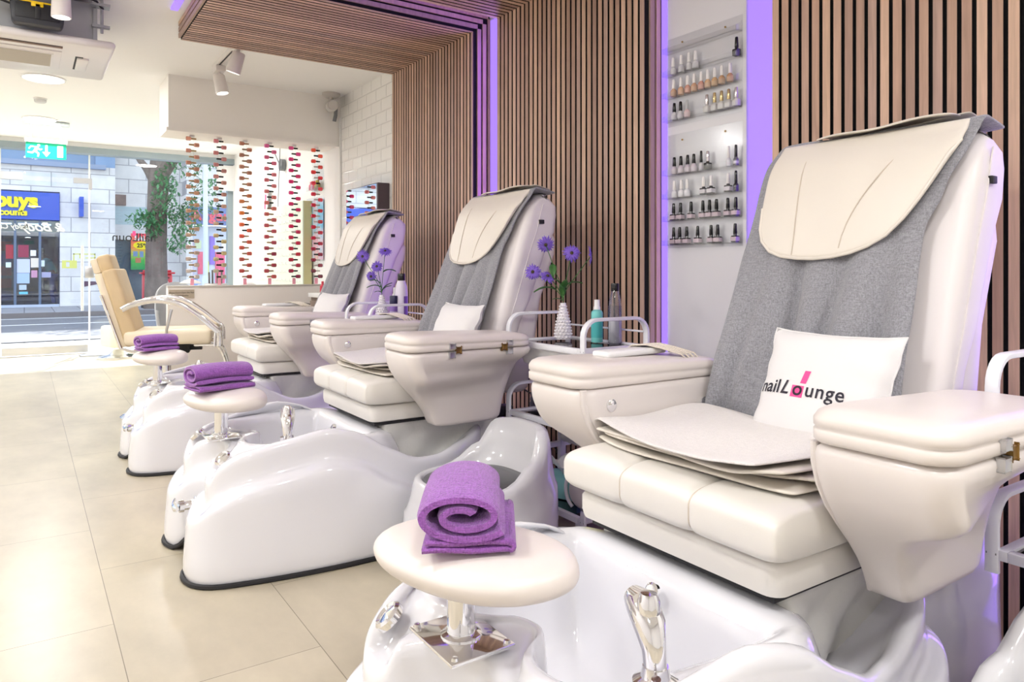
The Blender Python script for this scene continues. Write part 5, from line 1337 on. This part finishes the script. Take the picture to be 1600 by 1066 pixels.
# mirror cabinet on the tiles
t = thing('mirror', 'dark framed mirror on the white tiles reflecting the hanging polishes', 'mirror', (2.37, 5.56, 1.35))
build('casing', G().box(-0.10, 0, -0.33, 0.32, -0.36, 0.36, 0.006), mat('dark_brown_case', rgb(84, 70, 78), 0.35), t)
build('glass', G().box(-0.104, -0.1005, -0.315, 0.318, -0.345, 0.352, 0.001), mat('mirror_glass', (0.9, 0.92, 0.93, 1), 0.02, metal=1.0), t, smooth=False)
# drawer cabinet by the tiles
t = thing('drawer_cabinet', 'brown cabinet with a white top behind the farthest pedicure chair', 'cabinet', (2.19, 5.83, 0))
build('body', G().box(-0.16, 0.17, -0.25, 0.25, 0.0, 0.80), mat('taupe_wood', rgb(126, 108, 98), 0.5, var=(6, 0.1, (1, 1, 6))), t, smooth=False)
build('worktop', G().box(-0.18, 0.175, -0.27, 0.27, 0.80, 0.835, 0.003), M_whiteplastic, t)
for k in range(3):
    d = build('drawer', G().box(-0.175, -0.161, -0.235, 0.235, 0.04 + k * 0.25, 0.27 + k * 0.25, 0.002), MATS['taupe_wood'], t)
    build('handle', G().tube([(-0.19, -0.05, 0.2 + k * 0.25), (-0.19, 0.05, 0.2 + k * 0.25)], 0.004, 6), M_chrome, d)
for k, (dx, dy, c, n_) in enumerate(((-0.1, -0.05, (236, 236, 240), 'white'), (-0.05, -0.12, (70, 66, 80), 'dark'), (-0.12, 0.08, (206, 60, 80), 'red'))):
    o = build('small_bottle', G().lathe([(0, 0), (0.02, 0), (0.022, 0.004), (0.022, 0.06), (0.01, 0.075), (0.01, 0.1), (0, 0.101)], 14, c=(2.19 + dx, 5.83 + dy, 0.835)), mat('cab_%s' % n_, rgb(*c), 0.35))
    tag(o, '%s bottle on the white topped cabinet' % n_, 'bottle', 'bottles on the drawer cabinet')

# ================================================================ salon chair
t = thing('salon_chair', 'beige salon chair with chrome arms in front of the reception screen', 'chair', (0.84, 5.68, 0), math.radians(-14))
build('base_disc', G().lathe([(0, 0), (0.285, 0), (0.29, 0.006), (0.27, 0.018), (0.06, 0.035), (0.04, 0.05), (0.035, 0.42), (0, 0.42)], 40), M_chrome, t)
bs = build('seat', G().box(-0.24, 0.31, -0.24, 0.24, 0.515, 0.615, 0.03, 3), M_creamside, t)
build('seat_piping', G().tube([(0.305, y_, 0.60) for y_ in (-0.2, 0.2)], 0.004, 6), M_cream_beige, bs)
build('mechanism', G().box(-0.14, 0.16, -0.09, 0.09, 0.44, 0.515, 0.006).box(0.12, 0.24, -0.03, 0.03, 0.455, 0.49).box(0.0, 0.06, -0.16, -0.08, 0.43, 0.5, 0.004), M_black, t)
build('lever', G().tube([(0.02, -0.2, 0.50), (0.03, -0.26, 0.62), (0.06, -0.265, 0.76)], 0.010, 10), M_steel, t)
def slab(x0, z0, x1, z1, hw, th, front, rear, nm, r=0.04):
    d = Vector((x1 - x0, 0, z1 - z0)); L_ = d.length; d.normalize(); nx = Vector((d.z, 0, -d.x))     # faces +x
    M = Matrix(((nx.x, 0, d.x, x0), (0, 1, 0, 0), (nx.z, 0, d.z, z0), (0, 0, 0, 1)))
    a = build(nm, G().box(0, th * 0.7, -hw, hw, 0, L_, 0.022, 3, M=M), front, t)
    build('rear_shell', G().box(-th * 0.35, 0.004, -hw + 0.01, hw - 0.01, 0.01, L_ - 0.01, 0.012, 2, M=M), rear, a)
slab(-0.225, 0.50, -0.375, 1.02, 0.225, 0.13, M_cream_beige, M_creamside, 'backrest')
slab(-0.385, 1.0, -0.42, 1.12, 0.14, 0.12, M_cream_beige, M_creamside, 'headrest')
for sg in (-1, 1):
    arc = catmull([(-0.24, sg * 0.28, 0.765), (-0.17, sg * 0.28, 0.80), (-0.04, sg * 0.285, 0.825), (0.10, sg * 0.285, 0.80), (0.23, sg * 0.285, 0.715), (0.33, sg * 0.28, 0.625), (0.365, sg * 0.28, 0.595)], 6, False)
    arc += [(0.368, sg * 0.28, 0.56), (0.368, sg * 0.28, 0.50)]
    build('armrest', G().tube(arc, 0.014, 12, flat=(0.02, 0.011), up=(0, 1, 0)).tube([(0.34, sg * 0.28, 0.6), (0.335, sg * 0.28, 0.5)], 0.01, 8).tube([(0.36, sg * 0.28, 0.505), (0.2, sg * 0.2, 0.505)], 0.008, 8), M_chrome, t, angle=60)
    build('back_bar', G().tube([(-0.37, sg * 0.235, 0.86), (-0.31, sg * 0.24, 0.68), (-0.25, sg * 0.24, 0.50), (-0.18, sg * 0.235, 0.475), (-0.05, sg * 0.2, 0.48)], 0.010, 10), M_chrome, t)
    build('footrest_bar', G().tube(catmull([(0.20, sg * 0.12, 0.50), (0.33, sg * 0.12, 0.495), (0.39, sg * 0.12, 0.42), (0.43, sg * 0.12, 0.26), (0.47, sg * 0.12, 0.17)], 5, False), 0.013, 10), M_chrome, t)
build('footrest', G().box(0.42, 0.56, -0.16, 0.16, 0.15, 0.18, 0.01), M_chrome, t)
build('strap_loop', G().tube(catmull([(-0.29, -0.26, 0.13), (-0.36, -0.27, 0.15), (-0.38, -0.27, 0.12), (-0.3, -0.27, 0.10)], 4, False), 0.006, 6), M_greyplastic, t) if False else None
# waiting cube by the window
t = thing('pouf', 'cream square pouf on a round chrome base by the window', 'pouf', (0.93, 9.75, 0), 0.3)
build('cushion', G().box(-0.15, 0.15, -0.15, 0.15, 0.12, 0.37, 0.03, 3), mat('pouf_cream', rgb(238, 234, 214), 0.45), t)
build('base', G().lathe([(0, 0), (0.22, 0), (0.22, 0.008), (0.10, 0.03), (0.05, 0.09), (0.05, 0.12), (0, 0.12)], 32), M_chrome, t)
g = G().box(-0.2, 0.2, -0.14, 0.14, 0, 0.008)
tag(build('door_mat', G().box(0.55, 0.95, 9.95, 10.25, 0.0, 0.008), mat('mat_grey', rgb(140, 142, 146), 0.9), smooth=False), 'small grey door mat beside the glass door', 'mat')
# ================================================================ the street
struct('pavement_near', G().box(-14, 16, GY + 0.06, 12.6, -0.06, -0.01), M_paving, smooth=False)
struct('road', G().box(-14, 16, 12.6, 20.9, -0.16, -0.11), M_road, smooth=False)
struct('pavement_far', G().box(-14, 16, 20.9, 30, -0.06, 0.0), M_paving, smooth=False)
struct('kerb', G().box(-14, 16, 20.72, 20.9, -0.15, 0.0).box(-14, 16, 12.45, 12.6, -0.15, -0.01), mat('kerb_stone', rgb(120, 114, 116), 0.9), smooth=False)
struct('road_line', G().box(-14, 16, 18.0, 18.12, -0.11, -0.107).box(-14, 16, 20.2, 20.3, -0.11, -0.107), mat('road_paint', rgb(235, 235, 235), 0.7), smooth=False)
FY = 24.0
M_blue = mat('shop_blue', rgb(54, 88, 200), 0.4); M_yel = mat('sign_yellow', rgb(250, 232, 30), 0.5); M_glassd = thin_glass('shop_glass', (0.62, 0.72, 0.86, 1), 0.12)
M_mull = mat('mullion_blue_grey', rgb(90, 110, 140), 0.4); M_dark = mat('shop_interior', rgb(74, 94, 130), 0.8); M_win = mat('upper_window', rgb(120, 150, 190), 0.15)
# building on the left: discount shop
t = thing('shop_building', 'grey stone building housing the blue fronted discount shop', 'building', (-4.6, FY, 0))
def rel(g): return g.xf(T(4.6, -FY, 0))
build('stone_wall', rel(G().box(0.83, 2.2, FY, FY + 6, 0, 4.0).box(-11, 0.83, FY, FY + 0.5, 3.22, 4.0).box(-11, 2.2, FY - 0.0, FY + 6, 4.75, 11.5).box(-11, -8, FY, FY + 6, 0, 3.3)), M_facade, t, smooth=False)
build('ledge', rel(G().box(-11, 1.95, FY - 0.18, FY + 0.1, 3.92, 4.05).box(-11, 2.3, FY - 0.12, FY, 4.6, 4.8)), mat('ledge_blue_grey', rgb(140, 156, 186), 0.7), t, smooth=False)
build('upper_windows', rel(G().box(-11, 1.7, FY + 0.25, FY + 0.3, 4.05, 4.75).box(1.7, 2.2, FY, FY + 0.3, 4.0, 4.75)), M_win, t, smooth=False)
sg_ = build('shop_sign', rel(G().box(-7.9, 0.82, FY - 0.06, FY + 0.3, 2.42, 3.18)), M_blue, t, smooth=False)
g = text_g('buys', 0.53, bold=0.026, align='RIGHT', extrude=0.02); g.xf(T(0.31, FY - 0.085, 2.765) @ RX(PI / 2)); build('lettering', rel(g), M_yel, sg_, smooth=False)
g = text_g('discounts', 0.235, bold=0.010, align='RIGHT', extrude=0.02); g.xf(T(0.07, FY - 0.085, 2.53) @ RX(PI / 2)); build('lettering', rel(g), M_yel, sg_, smooth=False)
build('interior', rel(G().box(-7.9, 0.82, FY + 3.4, FY + 3.5, 0, 2.5).box(-7.9, 0.82, FY + 0.3, FY + 3.5, 2.40, 2.5).box(0.8, 0.83, FY + 0.3, FY + 3.5, 0, 2.5).box(-8, -7.9, FY + 0.3, FY + 3.5, 0, 2.5)), M_dark, t, smooth=False)
build('shop_window', rel(G().box(-7.9, 0.82, FY + 0.1, FY + 0.11, 0.06, 2.40)), M_glassd, t, smooth=False)
for xx in (-3.4, -1.6, -0.21, 0.36): build('mullion', rel(G().box(xx - 0.03, xx + 0.03, FY + 0.06, FY + 0.14, 0, 2.42)), M_mull, t, smooth=False)
build('sill', rel(G().box(-7.9, 0.82, FY + 0.02, FY + 0.16, 0, 0.07)), mat('sill_pale', rgb(190, 200, 220), 0.6), t, smooth=False)
for k in range(5): build('ceiling_tube', rel(G().box(-3.0 + k * 0.95, -2.2 + k * 0.95, FY + 1.2, FY + 1.26, 2.34, 2.38)), mat('shop_tube', (1, 1, 1, 1), 0.5, emit=((0.95, 0.97, 1, 1), 4.0)), t, smooth=False)
rnd = random.Random(4)
for (x0, x1, z0, z1, c) in ((-0.17, 0.13, 0.95, 1.33, (206, 212, 244)), (0.15, 0.34, 1.10, 1.36, (236, 226, 214)), (0.36, 0.47, 1.13, 1.30, (226, 240, 246)), (-0.17, 0.12, 0.66, 0.94, (176, 200, 240)), (0.16, 0.30, 0.82, 1.02, (206, 150, 186)), (0.14, 0.27, 1.42, 1.58, (240, 240, 246)), (-0.14, 0.10, 1.38, 1.72, (150, 40, 80)), (-0.42, -0.25, 1.34, 1.72, (164, 34, 60)), (-0.42, -0.3, 1.1, 1.24, (220, 236, 246)), (0.40, 0.62, 0.82, 0.97, (170, 170, 206)), (-0.12, 0.08, 0.36, 0.43, (110, 200, 230)), (-0.12, 0.05, 0.48, 0.62, (190, 206, 226))):
    build('window_poster', rel(G().box(x0, x1, FY + 0.085, FY + 0.095, z0, z1)), mat('poster_%02x%02x%02x' % c, rgb(*c), 0.6), t, smooth=False)
for r in range(5):
    for c in range(7):
        cc = rnd.choice(((150, 40, 50), (40, 60, 120), (196, 170, 60), (60, 120, 110), (200, 200, 210), (50, 50, 60)))
        build('shelf_stock', rel(G().box(-3.2 + c * 0.42, -2.83 + c * 0.42, FY + 1.6, FY + 1.8, 0.15 + r * 0.36, 0.42 + r * 0.36)), mat('stock_%02x%02x%02x' % cc, rgb(*cc), 0.6), t, smooth=False)
build('graffiti', rel(G().box(0.88, 1.24, FY - 0.004, FY, 1.08, 1.30).box(0.98, 1.06, FY - 0.006, FY - 0.003, 1.12, 1.26, m=1).box(1.15, 1.7, FY - 0.004, FY, 1.47, 1.50).box(1.15, 1.18, FY - 0.004, FY, 1.3, 1.5).box(1.3, 1.33, FY - 0.004, FY, 1.36, 1.5).box(1.45, 1.7, FY - 0.004, FY, 1.36, 1.39).box(1.67, 1.70, FY - 0.004, FY, 1.36, 1.5)), [mat('graffiti_yellow', rgb(226, 224, 120), 0.7), M_facade], t, smooth=False)
build('small_notice', rel(G().prism([(1.42, 0.55), (1.75, 0.62), (1.70, 0.70), (1.42, 0.71)], FY - 0.01, FY, 'y')), mat('notice_dark', rgb(96, 66, 90), 0.6), t, smooth=False)
t = thing('projecting_sign', 'narrow blue projecting sign on the grey stone building', 'sign', (1.33, FY - 0.3, 2.5))
build('panel', G().box(-0.05, 0.05, -0.2, 0.26, 0.03, 0.58), M_blue, t, smooth=False)
build('bracket', G().box(-0.02, 0.02, 0.2, 0.3, 0.25, 0.35), M_mull, t, smooth=False)
# middle building, set back
F2 = FY + 0.7
t = thing('shop_building', 'stone building with a pale shop fascia and a sale poster, behind the tree', 'building', (3.1, F2, 0))
def rel2(g): return g.xf(T(-3.1, -F2, 0))
build('stone_wall', rel2(G().box(2.2, 4.3, F2, F2 + 5, 2.95, 4.6).box(3.45, 4.3, F2, F2 + 5, 0, 2.95).box(2.2, 4.3, F2, F2 + 5, 5.2, 11.5)), M_facade, t, smooth=False)
build('upper_windows', rel2(G().box(2.2, 4.3, F2 + 0.2, F2 + 0.25, 4.6, 5.2)), M_win, t, smooth=False)
build('fascia', rel2(G().box(2.2, 3.45, F2 - 0.04, F2 + 0.2, 1.95, 2.4)), mat('fascia_white', rgb(214, 214, 216), 0.5), t, smooth=False)
build('blind', rel2(G().box(2.2, 3.45, F2 - 0.02, F2 + 0.2, 2.4, 2.95)), mat('blind_grey', rgb(176, 196, 204), 0.4), t, smooth=False)
build('dark_box', rel2(G().box(2.22, 2.55, F2 - 0.05, F2, 2.98, 3.3)), mat('rusty_panel', rgb(128, 108, 104), 0.7, var=(3, 0.3)), t, smooth=False)
build('shop_front', rel2(G().box(2.2, 3.45, F2 + 0.15, F2 + 0.2, 0, 1.95)), mat('shop_front_dark', rgb(84, 104, 120), 0.2), t, smooth=False)
def sale_mat():
    m = bpy.data.materials.new('sale_poster_print'); m.use_nodes = True; nt = m.node_tree; N = nt.nodes; L = nt.links; b = N['Principled BSDF']
    tc = N.new('ShaderNodeTexCoord'); sp = N.new('ShaderNodeSeparateXYZ'); L.new(tc.outputs['Generated'], sp.inputs[0]); cr = N.new('ShaderNodeValToRGB'); L.new(sp.outputs[2], cr.inputs['Fac'])
    e = cr.color_ramp.elements; e[0].position = 0.0; e[0].color = rgb(40, 150, 90); e[1].position = 0.99; e[1].color = rgb(240, 70, 90)
    for p, c in ((0.25, (70, 180, 80)), (0.42, (170, 200, 80)), (0.6, (240, 150, 70)), (0.78, (240, 110, 80))): x = e.new(p); x.color = rgb(*c)
    L.new(cr.outputs[0], b.inputs['Base Color']); b.inputs['Roughness'].default_value = 0.5
    return m
ps = build('sale_poster', rel2(G().box(2.68, 3.3, F2 - 0.06, F2 - 0.045, 1.04, 2.14)), sale_mat(), t, smooth=False)
g = text_g('SALE', 0.2, bold=0.008); g.xf(T(2.99, F2 - 0.063, 1.93) @ RX(PI / 2)); build('lettering', rel2(g), M_whiteplastic, ps, smooth=False)
build('badge', rel2(G().prism([(2.99 + 0.25 * math.cos(a * PI / 12), 1.78 + 0.12 * math.sin(a * PI / 12)) for a in range(24)], F2 - 0.066, F2 - 0.06, 'y').box(2.98 + 0.08, 3.27, F2 - 0.066, F2 - 0.06, 1.2, 1.36)), M_yel, ps, smooth=False)
g = text_g('25%', 0.17, bold=0.006); g.xf(T(2.98, F2 - 0.068, 1.72) @ RX(PI / 2)); build('lettering', rel2(g), M_black, ps, smooth=False)
build('product_pictures', rel2(G().box(2.74, 2.86, F2 - 0.064, F2 - 0.06, 1.44, 1.6).box(2.92, 3.02, F2 - 0.064, F2 - 0.06, 1.42, 1.6).box(3.1, 3.2, F2 - 0.064, F2 - 0.06, 1.44, 1.6, m=1).box(2.8, 2.95, F2 - 0.064, F2 - 0.06, 1.25, 1.4, m=1)), [mat('picture_blue', rgb(120, 150, 190), 0.5), mat('picture_brown', rgb(190, 120, 90), 0.5)], ps, smooth=False)
# right building with the blue shop
t = thing('shop_building', 'pale stone building with a blue shop sign, seen through the hanging polishes', 'building', (6.5, FY, 0))
def rel3(g): return g.xf(T(-6.5, -FY, 0))
build('stone_wall', rel3(G().box(4.3, 4.62 - 0.5, FY, FY + 5, 0, 11.5).box(4.3, 12, FY, FY + 5, 3.0, 11.5)), M_facade, t, smooth=False)
s3 = build('shop_sign', rel3(G().box(4.15, 6.4, FY - 0.1, FY, 2.42, 2.98)), mat('sign_denim', rgb(110, 132, 190), 0.5), t, smooth=False)
g = text_g('Argan', 0.42, bold=0.016, extrude=0.02, align='LEFT', space=1.15); g.xf(T(4.25, FY - 0.125, 2.58) @ RX(PI / 2)); build('lettering', rel3(g), mat('sign_coral', rgb(236, 96, 120), 0.5), s3, smooth=False)
build('sign_mark', rel3(G().box(5.72, 5.85, FY - 0.125, FY - 0.1, 2.55, 2.85)), M_yel, s3, smooth=False)
build('shop_front', rel3(G().box(4.15, 12, FY + 0.3, FY + 0.4, 0, 2.42)), mat('shop_front_pale', rgb(214, 222, 238), 0.4), t, smooth=False)
for (x0, x1, z0, z1, c) in ((4.2, 4.35, 0.2, 2.0, (236, 60, 150)), (4.5, 4.75, 0.9, 1.6, (240, 110, 140)), (4.42, 4.6, 1.7, 1.95, (226, 240, 200)), (4.85, 5.0, 1.2, 2.1, (150, 120, 220)), (5.02, 5.3, 0.3, 1.6, (240, 100, 140)), (5.35, 5.75, 0.7, 1.1, (244, 150, 180)), (4.7, 4.82, 0.5, 1.3, (236, 240, 120)), (5.2, 5.5, 1.65, 1.9, (250, 240, 236)), (5.55, 6.0, 1.2, 1.7, (196, 214, 246)), (4.25, 4.5, 0.45, 0.85, (150, 176, 236))):
    build('window_poster', rel3(G().box(x0, x1, FY + 0.26, FY + 0.29, z0, z1)), mat('poster_%02x%02x%02x' % c, rgb(*c), 0.6), t, smooth=False)
# street tree
t = thing('street_tree', 'leafy street tree with a thick dark trunk on the far pavement', 'tree', (2.93, 21.4, 0))
M_bark = mat('bark', rgb(116, 104, 98), 0.9, bump=(9, 0.8, 0.04), var=(5, 0.25, (1, 1, 0.3)))
build('trunk', G().tube([(0.05, 0, 0), (0, 0, 0.5), (0.0, 0, 1.6), (0.02, 0, 2.6), (0.06, 0, 3.5), (0.14, 0, 4.4), (0.2, 0, 6)], [0.36, 0.29, 0.26, 0.25, 0.26, 0.24, 0.15], 18), M_bark, t)
for k, pts in enumerate((((-0.02, 0, 3.3), (-0.22, 0, 3.7), (-0.5, -0.1, 4.1), (-0.8, -0.1, 4.9)), ((0.1, 0, 3.4), (0.4, 0, 3.9), (0.8, -0.1, 4.6), (1.2, -0.2, 5.6)), ((0.1, 0, 3.8), (0.5, -0.3, 4.2), (1.3, -0.5, 4.4), (2.0, -0.6, 4.9)), ((0.1, 0, 4.2), (-0.3, 0.4, 5.2), (-0.8, 0.6, 6.6)))):
    build('branch', G().tube(catmull(list(pts), 5, False), [0.13 - 0.09 * i / (5 * (len(pts) - 1)) for i in range(5 * (len(pts) - 1) + 1)], 10), M_bark, t)
rnd = random.Random(12); g = G()
def leaves(cx, cy, cz, rx, ry, rz_, n, s0=0.075):
    for _ in range(n):
        while True:
            a, b, c = rnd.uniform(-1, 1), rnd.uniform(-1, 1), rnd.uniform(-1, 1)
            if a * a + b * b + c * c < 1: break
        p = Vector((cx + a * rx, cy + b * ry, cz + c * rz_)); M = T(*p) @ RZ(rnd.uniform(0, 6.3)) @ RX(rnd.uniform(-1.2, 1.2)); s = s0 * rnd.uniform(0.6, 1.3)
        q = [M @ Vector(v) for v in ((0, -s, 0), (s * 0.45, 0, s * 0.1), (0, s, 0), (-s * 0.45, 0, s * 0.1))]
        g.add(q, [(0, 1, 2, 3)])
for a in ((0.15, -0.3, 3.05, 0.36, 0.28, 0.75, 420), (-0.35, -0.25, 2.35, 0.42, 0.25, 0.28, 170), (-0.1, -0.3, 2.2, 0.28, 0.2, 0.35, 130), (0.65, -0.3, 2.35, 0.45, 0.3, 0.42, 300), (1.05, -0.3, 2.75, 0.5, 0.3, 0.3, 200), (0.5, -0.3, 1.75, 0.3, 0.2, 0.3, 110), (1.25, -0.3, 3.3, 0.5, 0.3, 0.25, 130),
          (1.5, -0.4, 4.1, 1.0, 0.5, 0.35, 420), (0.7, -0.3, 3.9, 0.5, 0.4, 0.4, 160), (2.6, -0.4, 3.5, 0.8, 0.4, 0.5, 260), (-0.2, 0, 5.6, 1.8, 1.5, 1.0, 900), (2.2, -0.3, 5.4, 1.6, 1.2, 0.8, 700), (0.9, 0, 6.8, 2.4, 2.0, 1.0, 900)):
    leaves(*a)
lv_m = mat('foliage_green', rgb(84, 140, 92), 0.6, var=(3, 0.3)); lf = build('foliage', g, lv_m, t, smooth=False, recalc=False)
# twin pillar box
t = thing('post_box', 'red twin pillar box behind the tree trunk', 'post box', (3.02, 21.9, 0))
M_red = mat('post_red', rgb(214, 44, 60), 0.35)
g = G().box(-0.36, 0.36, -0.2, 0.2, 0.06, 0.93, 0.06, 3); b = build('body', g, M_red, t)
build('cap', G().box(-0.42, 0.42, -0.25, 0.25, 0.92, 0.97, 0.02).box(-0.34, 0.34, -0.19, 0.19, 0.97, 1.03, 0.03), M_red, t)
build('plinth', G().box(-0.37, 0.37, -0.21, 0.21, 0, 0.08), M_black, t, smooth=False)
for sx_ in (-0.18, 0.18):
    build('slot', G().box(sx_ - 0.1, sx_ + 0.1, -0.206, -0.2, 0.8, 0.83), M_black, b, smooth=False)
    build('notice', G().box(sx_ - 0.07, sx_ + 0.07, -0.206, -0.2, 0.55, 0.72), M_whiteplastic, b, smooth=False)
t = thing('lamp_post', 'pale grey lamp post seen through the polish strands', 'lamp post', (3.62, 18.6, -0.11))
build('pole', G().tube([(0, 0, 0), (0, 0, 6.5)], 0.055, 14), mat('post_pale', rgb(206, 214, 232), 0.5), t)
build('base', G().lathe([(0.09, 0), (0.09, 0.9), (0.06, 1.0)], 16), MATS['post_pale'], t)
# person inside the discount shop
t = thing('person', 'person in a teal top and blue jeans leaning forward inside the discount shop', 'person', (0.68, FY + 0.55, 0.0))
M_skin = mat('skin', rgb(120, 84, 66), 0.6)
def skinned(name, verts, edges, radii, m, parent, sub=2):
    me = bpy.data.meshes.new(name); me.from_pydata(verts, edges, []); me.update(); me.materials.append(m)
    o = bpy.data.objects.new(name, me); COL.objects.link(o); o.parent = parent
    md = o.modifiers.new('Skin', 'SKIN'); sk = me.skin_vertices[0].data if me.skin_vertices else None
    if sk is None:
        bm = bmesh.new(); bm.from_mesh(me); bm.verts.layers.skin.verify(); bm.to_mesh(me); bm.free(); sk = me.skin_vertices[0].data
    for i, r in enumerate(radii): sk[i].radius = (r, r); sk[i].use_root = (i == 0)
    s = o.modifiers.new('Sub', 'SUBSURF'); s.levels = sub; s.render_levels = sub
    return o
bv = [(0, 0, 0.88), (-0.06, 0, 1.08), (-0.15, 0, 1.26), (-0.20, 0, 1.36), (-0.25, 0, 1.44), (-0.30, 0, 1.54), (-0.31, 0, 1.62),
      (0.0, -0.1, 0.82), (-0.04, -0.11, 0.46), (0.03, -0.11, 0.07), (-0.12, -0.11, 0.03), (0.0, 0.1, 0.82), (0.06, 0.11, 0.46), (0.14, 0.11, 0.07), (0.0, 0.11, 0.03),
      (-0.17, -0.18, 1.33), (-0.28, -0.22, 1.10), (-0.45, -0.18, 1.02), (-0.52, -0.17, 1.0), (-0.17, 0.18, 1.33), (-0.3, 0.2, 1.10), (-0.47, 0.16, 1.04), (-0.54, 0.15, 1.02)]
be = [(0, 1), (1, 2), (2, 3), (3, 4), (4, 5), (5, 6), (0, 7), (7, 8), (8, 9), (9, 10), (0, 11), (11, 12), (12, 13), (13, 14), (3, 15), (15, 16), (16, 17), (17, 18), (3, 19), (19, 20), (20, 21), (21, 22)]
br = [0.13, 0.12, 0.13, 0.1, 0.05, 0.085, 0.07, 0.085, 0.055, 0.04, 0.035, 0.085, 0.055, 0.04, 0.035, 0.055, 0.04, 0.03, 0.03, 0.055, 0.04, 0.03, 0.03]
skinned('body', bv, be, br, M_skin, t)
skinned('top', [bv[i] for i in (0, 1, 2, 3, 15, 16, 19, 20)], [(0, 1), (1, 2), (2, 3), (3, 4), (4, 5), (3, 6), (6, 7)], [0.15, 0.145, 0.15, 0.12, 0.07, 0.058, 0.07, 0.058], mat('teal_top', rgb(40, 170, 160), 0.8), t)
skinned('jeans', [(0, 0, 0.9)] + [bv[i] for i in (7, 8, 9, 11, 12, 13)], [(0, 1), (1, 2), (2, 3), (0, 4), (4, 5), (5, 6)], [0.14, 0.1, 0.07, 0.055, 0.1, 0.07, 0.055], mat('jeans_blue', rgb(60, 80, 150), 0.8), t)
build('hair', G().lathe([(0, 0.085), (0.06, 0.07), (0.095, 0.02), (0.09, -0.04), (0.05, -0.06)], 16, c=(-0.29, 0, 1.58)), mat('hair_dark', rgb(40, 32, 30), 0.8), t, angle=180)
# ================================================================ camera, light, world
cam = bpy.data.cameras.new('camera'); co = bpy.data.objects.new('camera', cam); COL.objects.link(co)
co.location = (0, 0, 1.03); co.rotation_euler = (math.radians(90), 0, -math.atan(762 / 1131.0))
cam.sensor_width = 36; cam.lens = 36 * 1131.0 / 1600; cam.shift_y = -(533 - 422) / 1600.0; cam.clip_start = 0.02; cam.clip_end = 500
cam.dof.use_dof = False
scene.camera = co
w = bpy.data.worlds.new('world'); scene.world = w; w.use_nodes = True
nt = w.node_tree; bg = nt.nodes['Background']
sky = nt.nodes.new('ShaderNodeTexSky'); sky.sky_type = 'NISHITA'; sky.sun_disc = False; sky.sun_elevation = math.radians(50); sky.sun_rotation = math.radians(20)
mixc = nt.nodes.new('ShaderNodeMix'); mixc.data_type = 'RGBA'; mixc.inputs['Factor'].default_value = 0.88
nt.links.new(sky.outputs[0], mixc.inputs[6]); mixc.inputs[7].default_value = (0.62, 0.64, 0.66, 1); nt.links.new(mixc.outputs[2], bg.inputs['Color']); bg.inputs['Strength'].default_value = 3.4
def sun(az, el, e):
    l = bpy.data.lights.new('sun', 'SUN'); l.energy = e; l.angle = 0.009; l.color = (1, 0.96, 0.9)
    o = bpy.data.objects.new('sun', l); COL.objects.link(o)
    d = Vector((math.sin(az) * math.cos(el), math.cos(az) * math.cos(el), math.sin(el)))   # towards the sun
    o.rotation_euler = d.to_track_quat('Z', 'Y').to_euler(); o.location = (0, 15, 12)
sun(math.radians(18), math.radians(52), 17.0)
def area(name, x, y, z, sx, sy, e, col=(1, 0.985, 0.975), rot=(0, 0, 0), shape='RECTANGLE'):
    l = bpy.data.lights.new(name, 'AREA'); l.shape = shape; l.size = sx
    if shape != 'DISK': l.size_y = sy
    l.energy = e; l.color = col
    o = bpy.data.objects.new(name, l); COL.objects.link(o); o.location = (x, y, z); o.rotation_euler = rot
    return o
# the beam of every round downlight, the added unseen fill ones included
for x, y in ((0.13, 7.0), (0.13, 8.9), (1.5, 8.9), (-1.6, 8.0), (-0.6, 1.6), (-0.6, 3.6), (-2.3, 1.6), (-2.3, 3.6), (-2.3, 5.6), (0.2, -0.2), (1.6, -0.9), (-1.6, -1.6)):
    area('downlight_beam', x, y, CZ - 0.02, 0.27, 0.27, 33, shape='DISK')
for y, h_, x_, e in ((3.63, 2.3, W2 - 0.02, 8), (1.76, 2.3, W2 - 0.02, 1.6), (0.69, 2.3, W2 - 0.02, 3.5), (2.275, 2.3, W2 - 0.04, 0.8)):
    area('violet_strip_light', x_, y, 1.3, 2.3, 0.12, e, (0.36, 0.14, 1.0), rot=(0, math.radians(90), 0))
def spotl(x, y, z, d, e):
    l = bpy.data.lights.new('spot_beam', 'SPOT'); l.energy = e; l.spot_size = math.radians(80); l.spot_blend = 0.6; l.shadow_soft_size = 0.035; l.color = (1, 0.98, 0.96)
    o = bpy.data.objects.new('spot_beam', l); COL.objects.link(o); o.location = (x, y, z); o.rotation_euler = Vector([-a for a in d]).to_track_quat('Z', 'Y').to_euler()
spotl(1.23, 5.71, 2.33, (0.18, -0.12, -1), 30); spotl(1.15, 5.09, 2.33, (-0.25, 0.22, -1), 30); spotl(0.16, 4.45, 2.33, (0, 0, -1), 30)
vs = scene.view_settings
scene.display_settings.display_device = 'sRGB'
vs.view_transform = 'Standard'; vs.look = 'None'; vs.exposure = -0.42; vs.gamma = 1.0; vs.use_curve_mapping = False
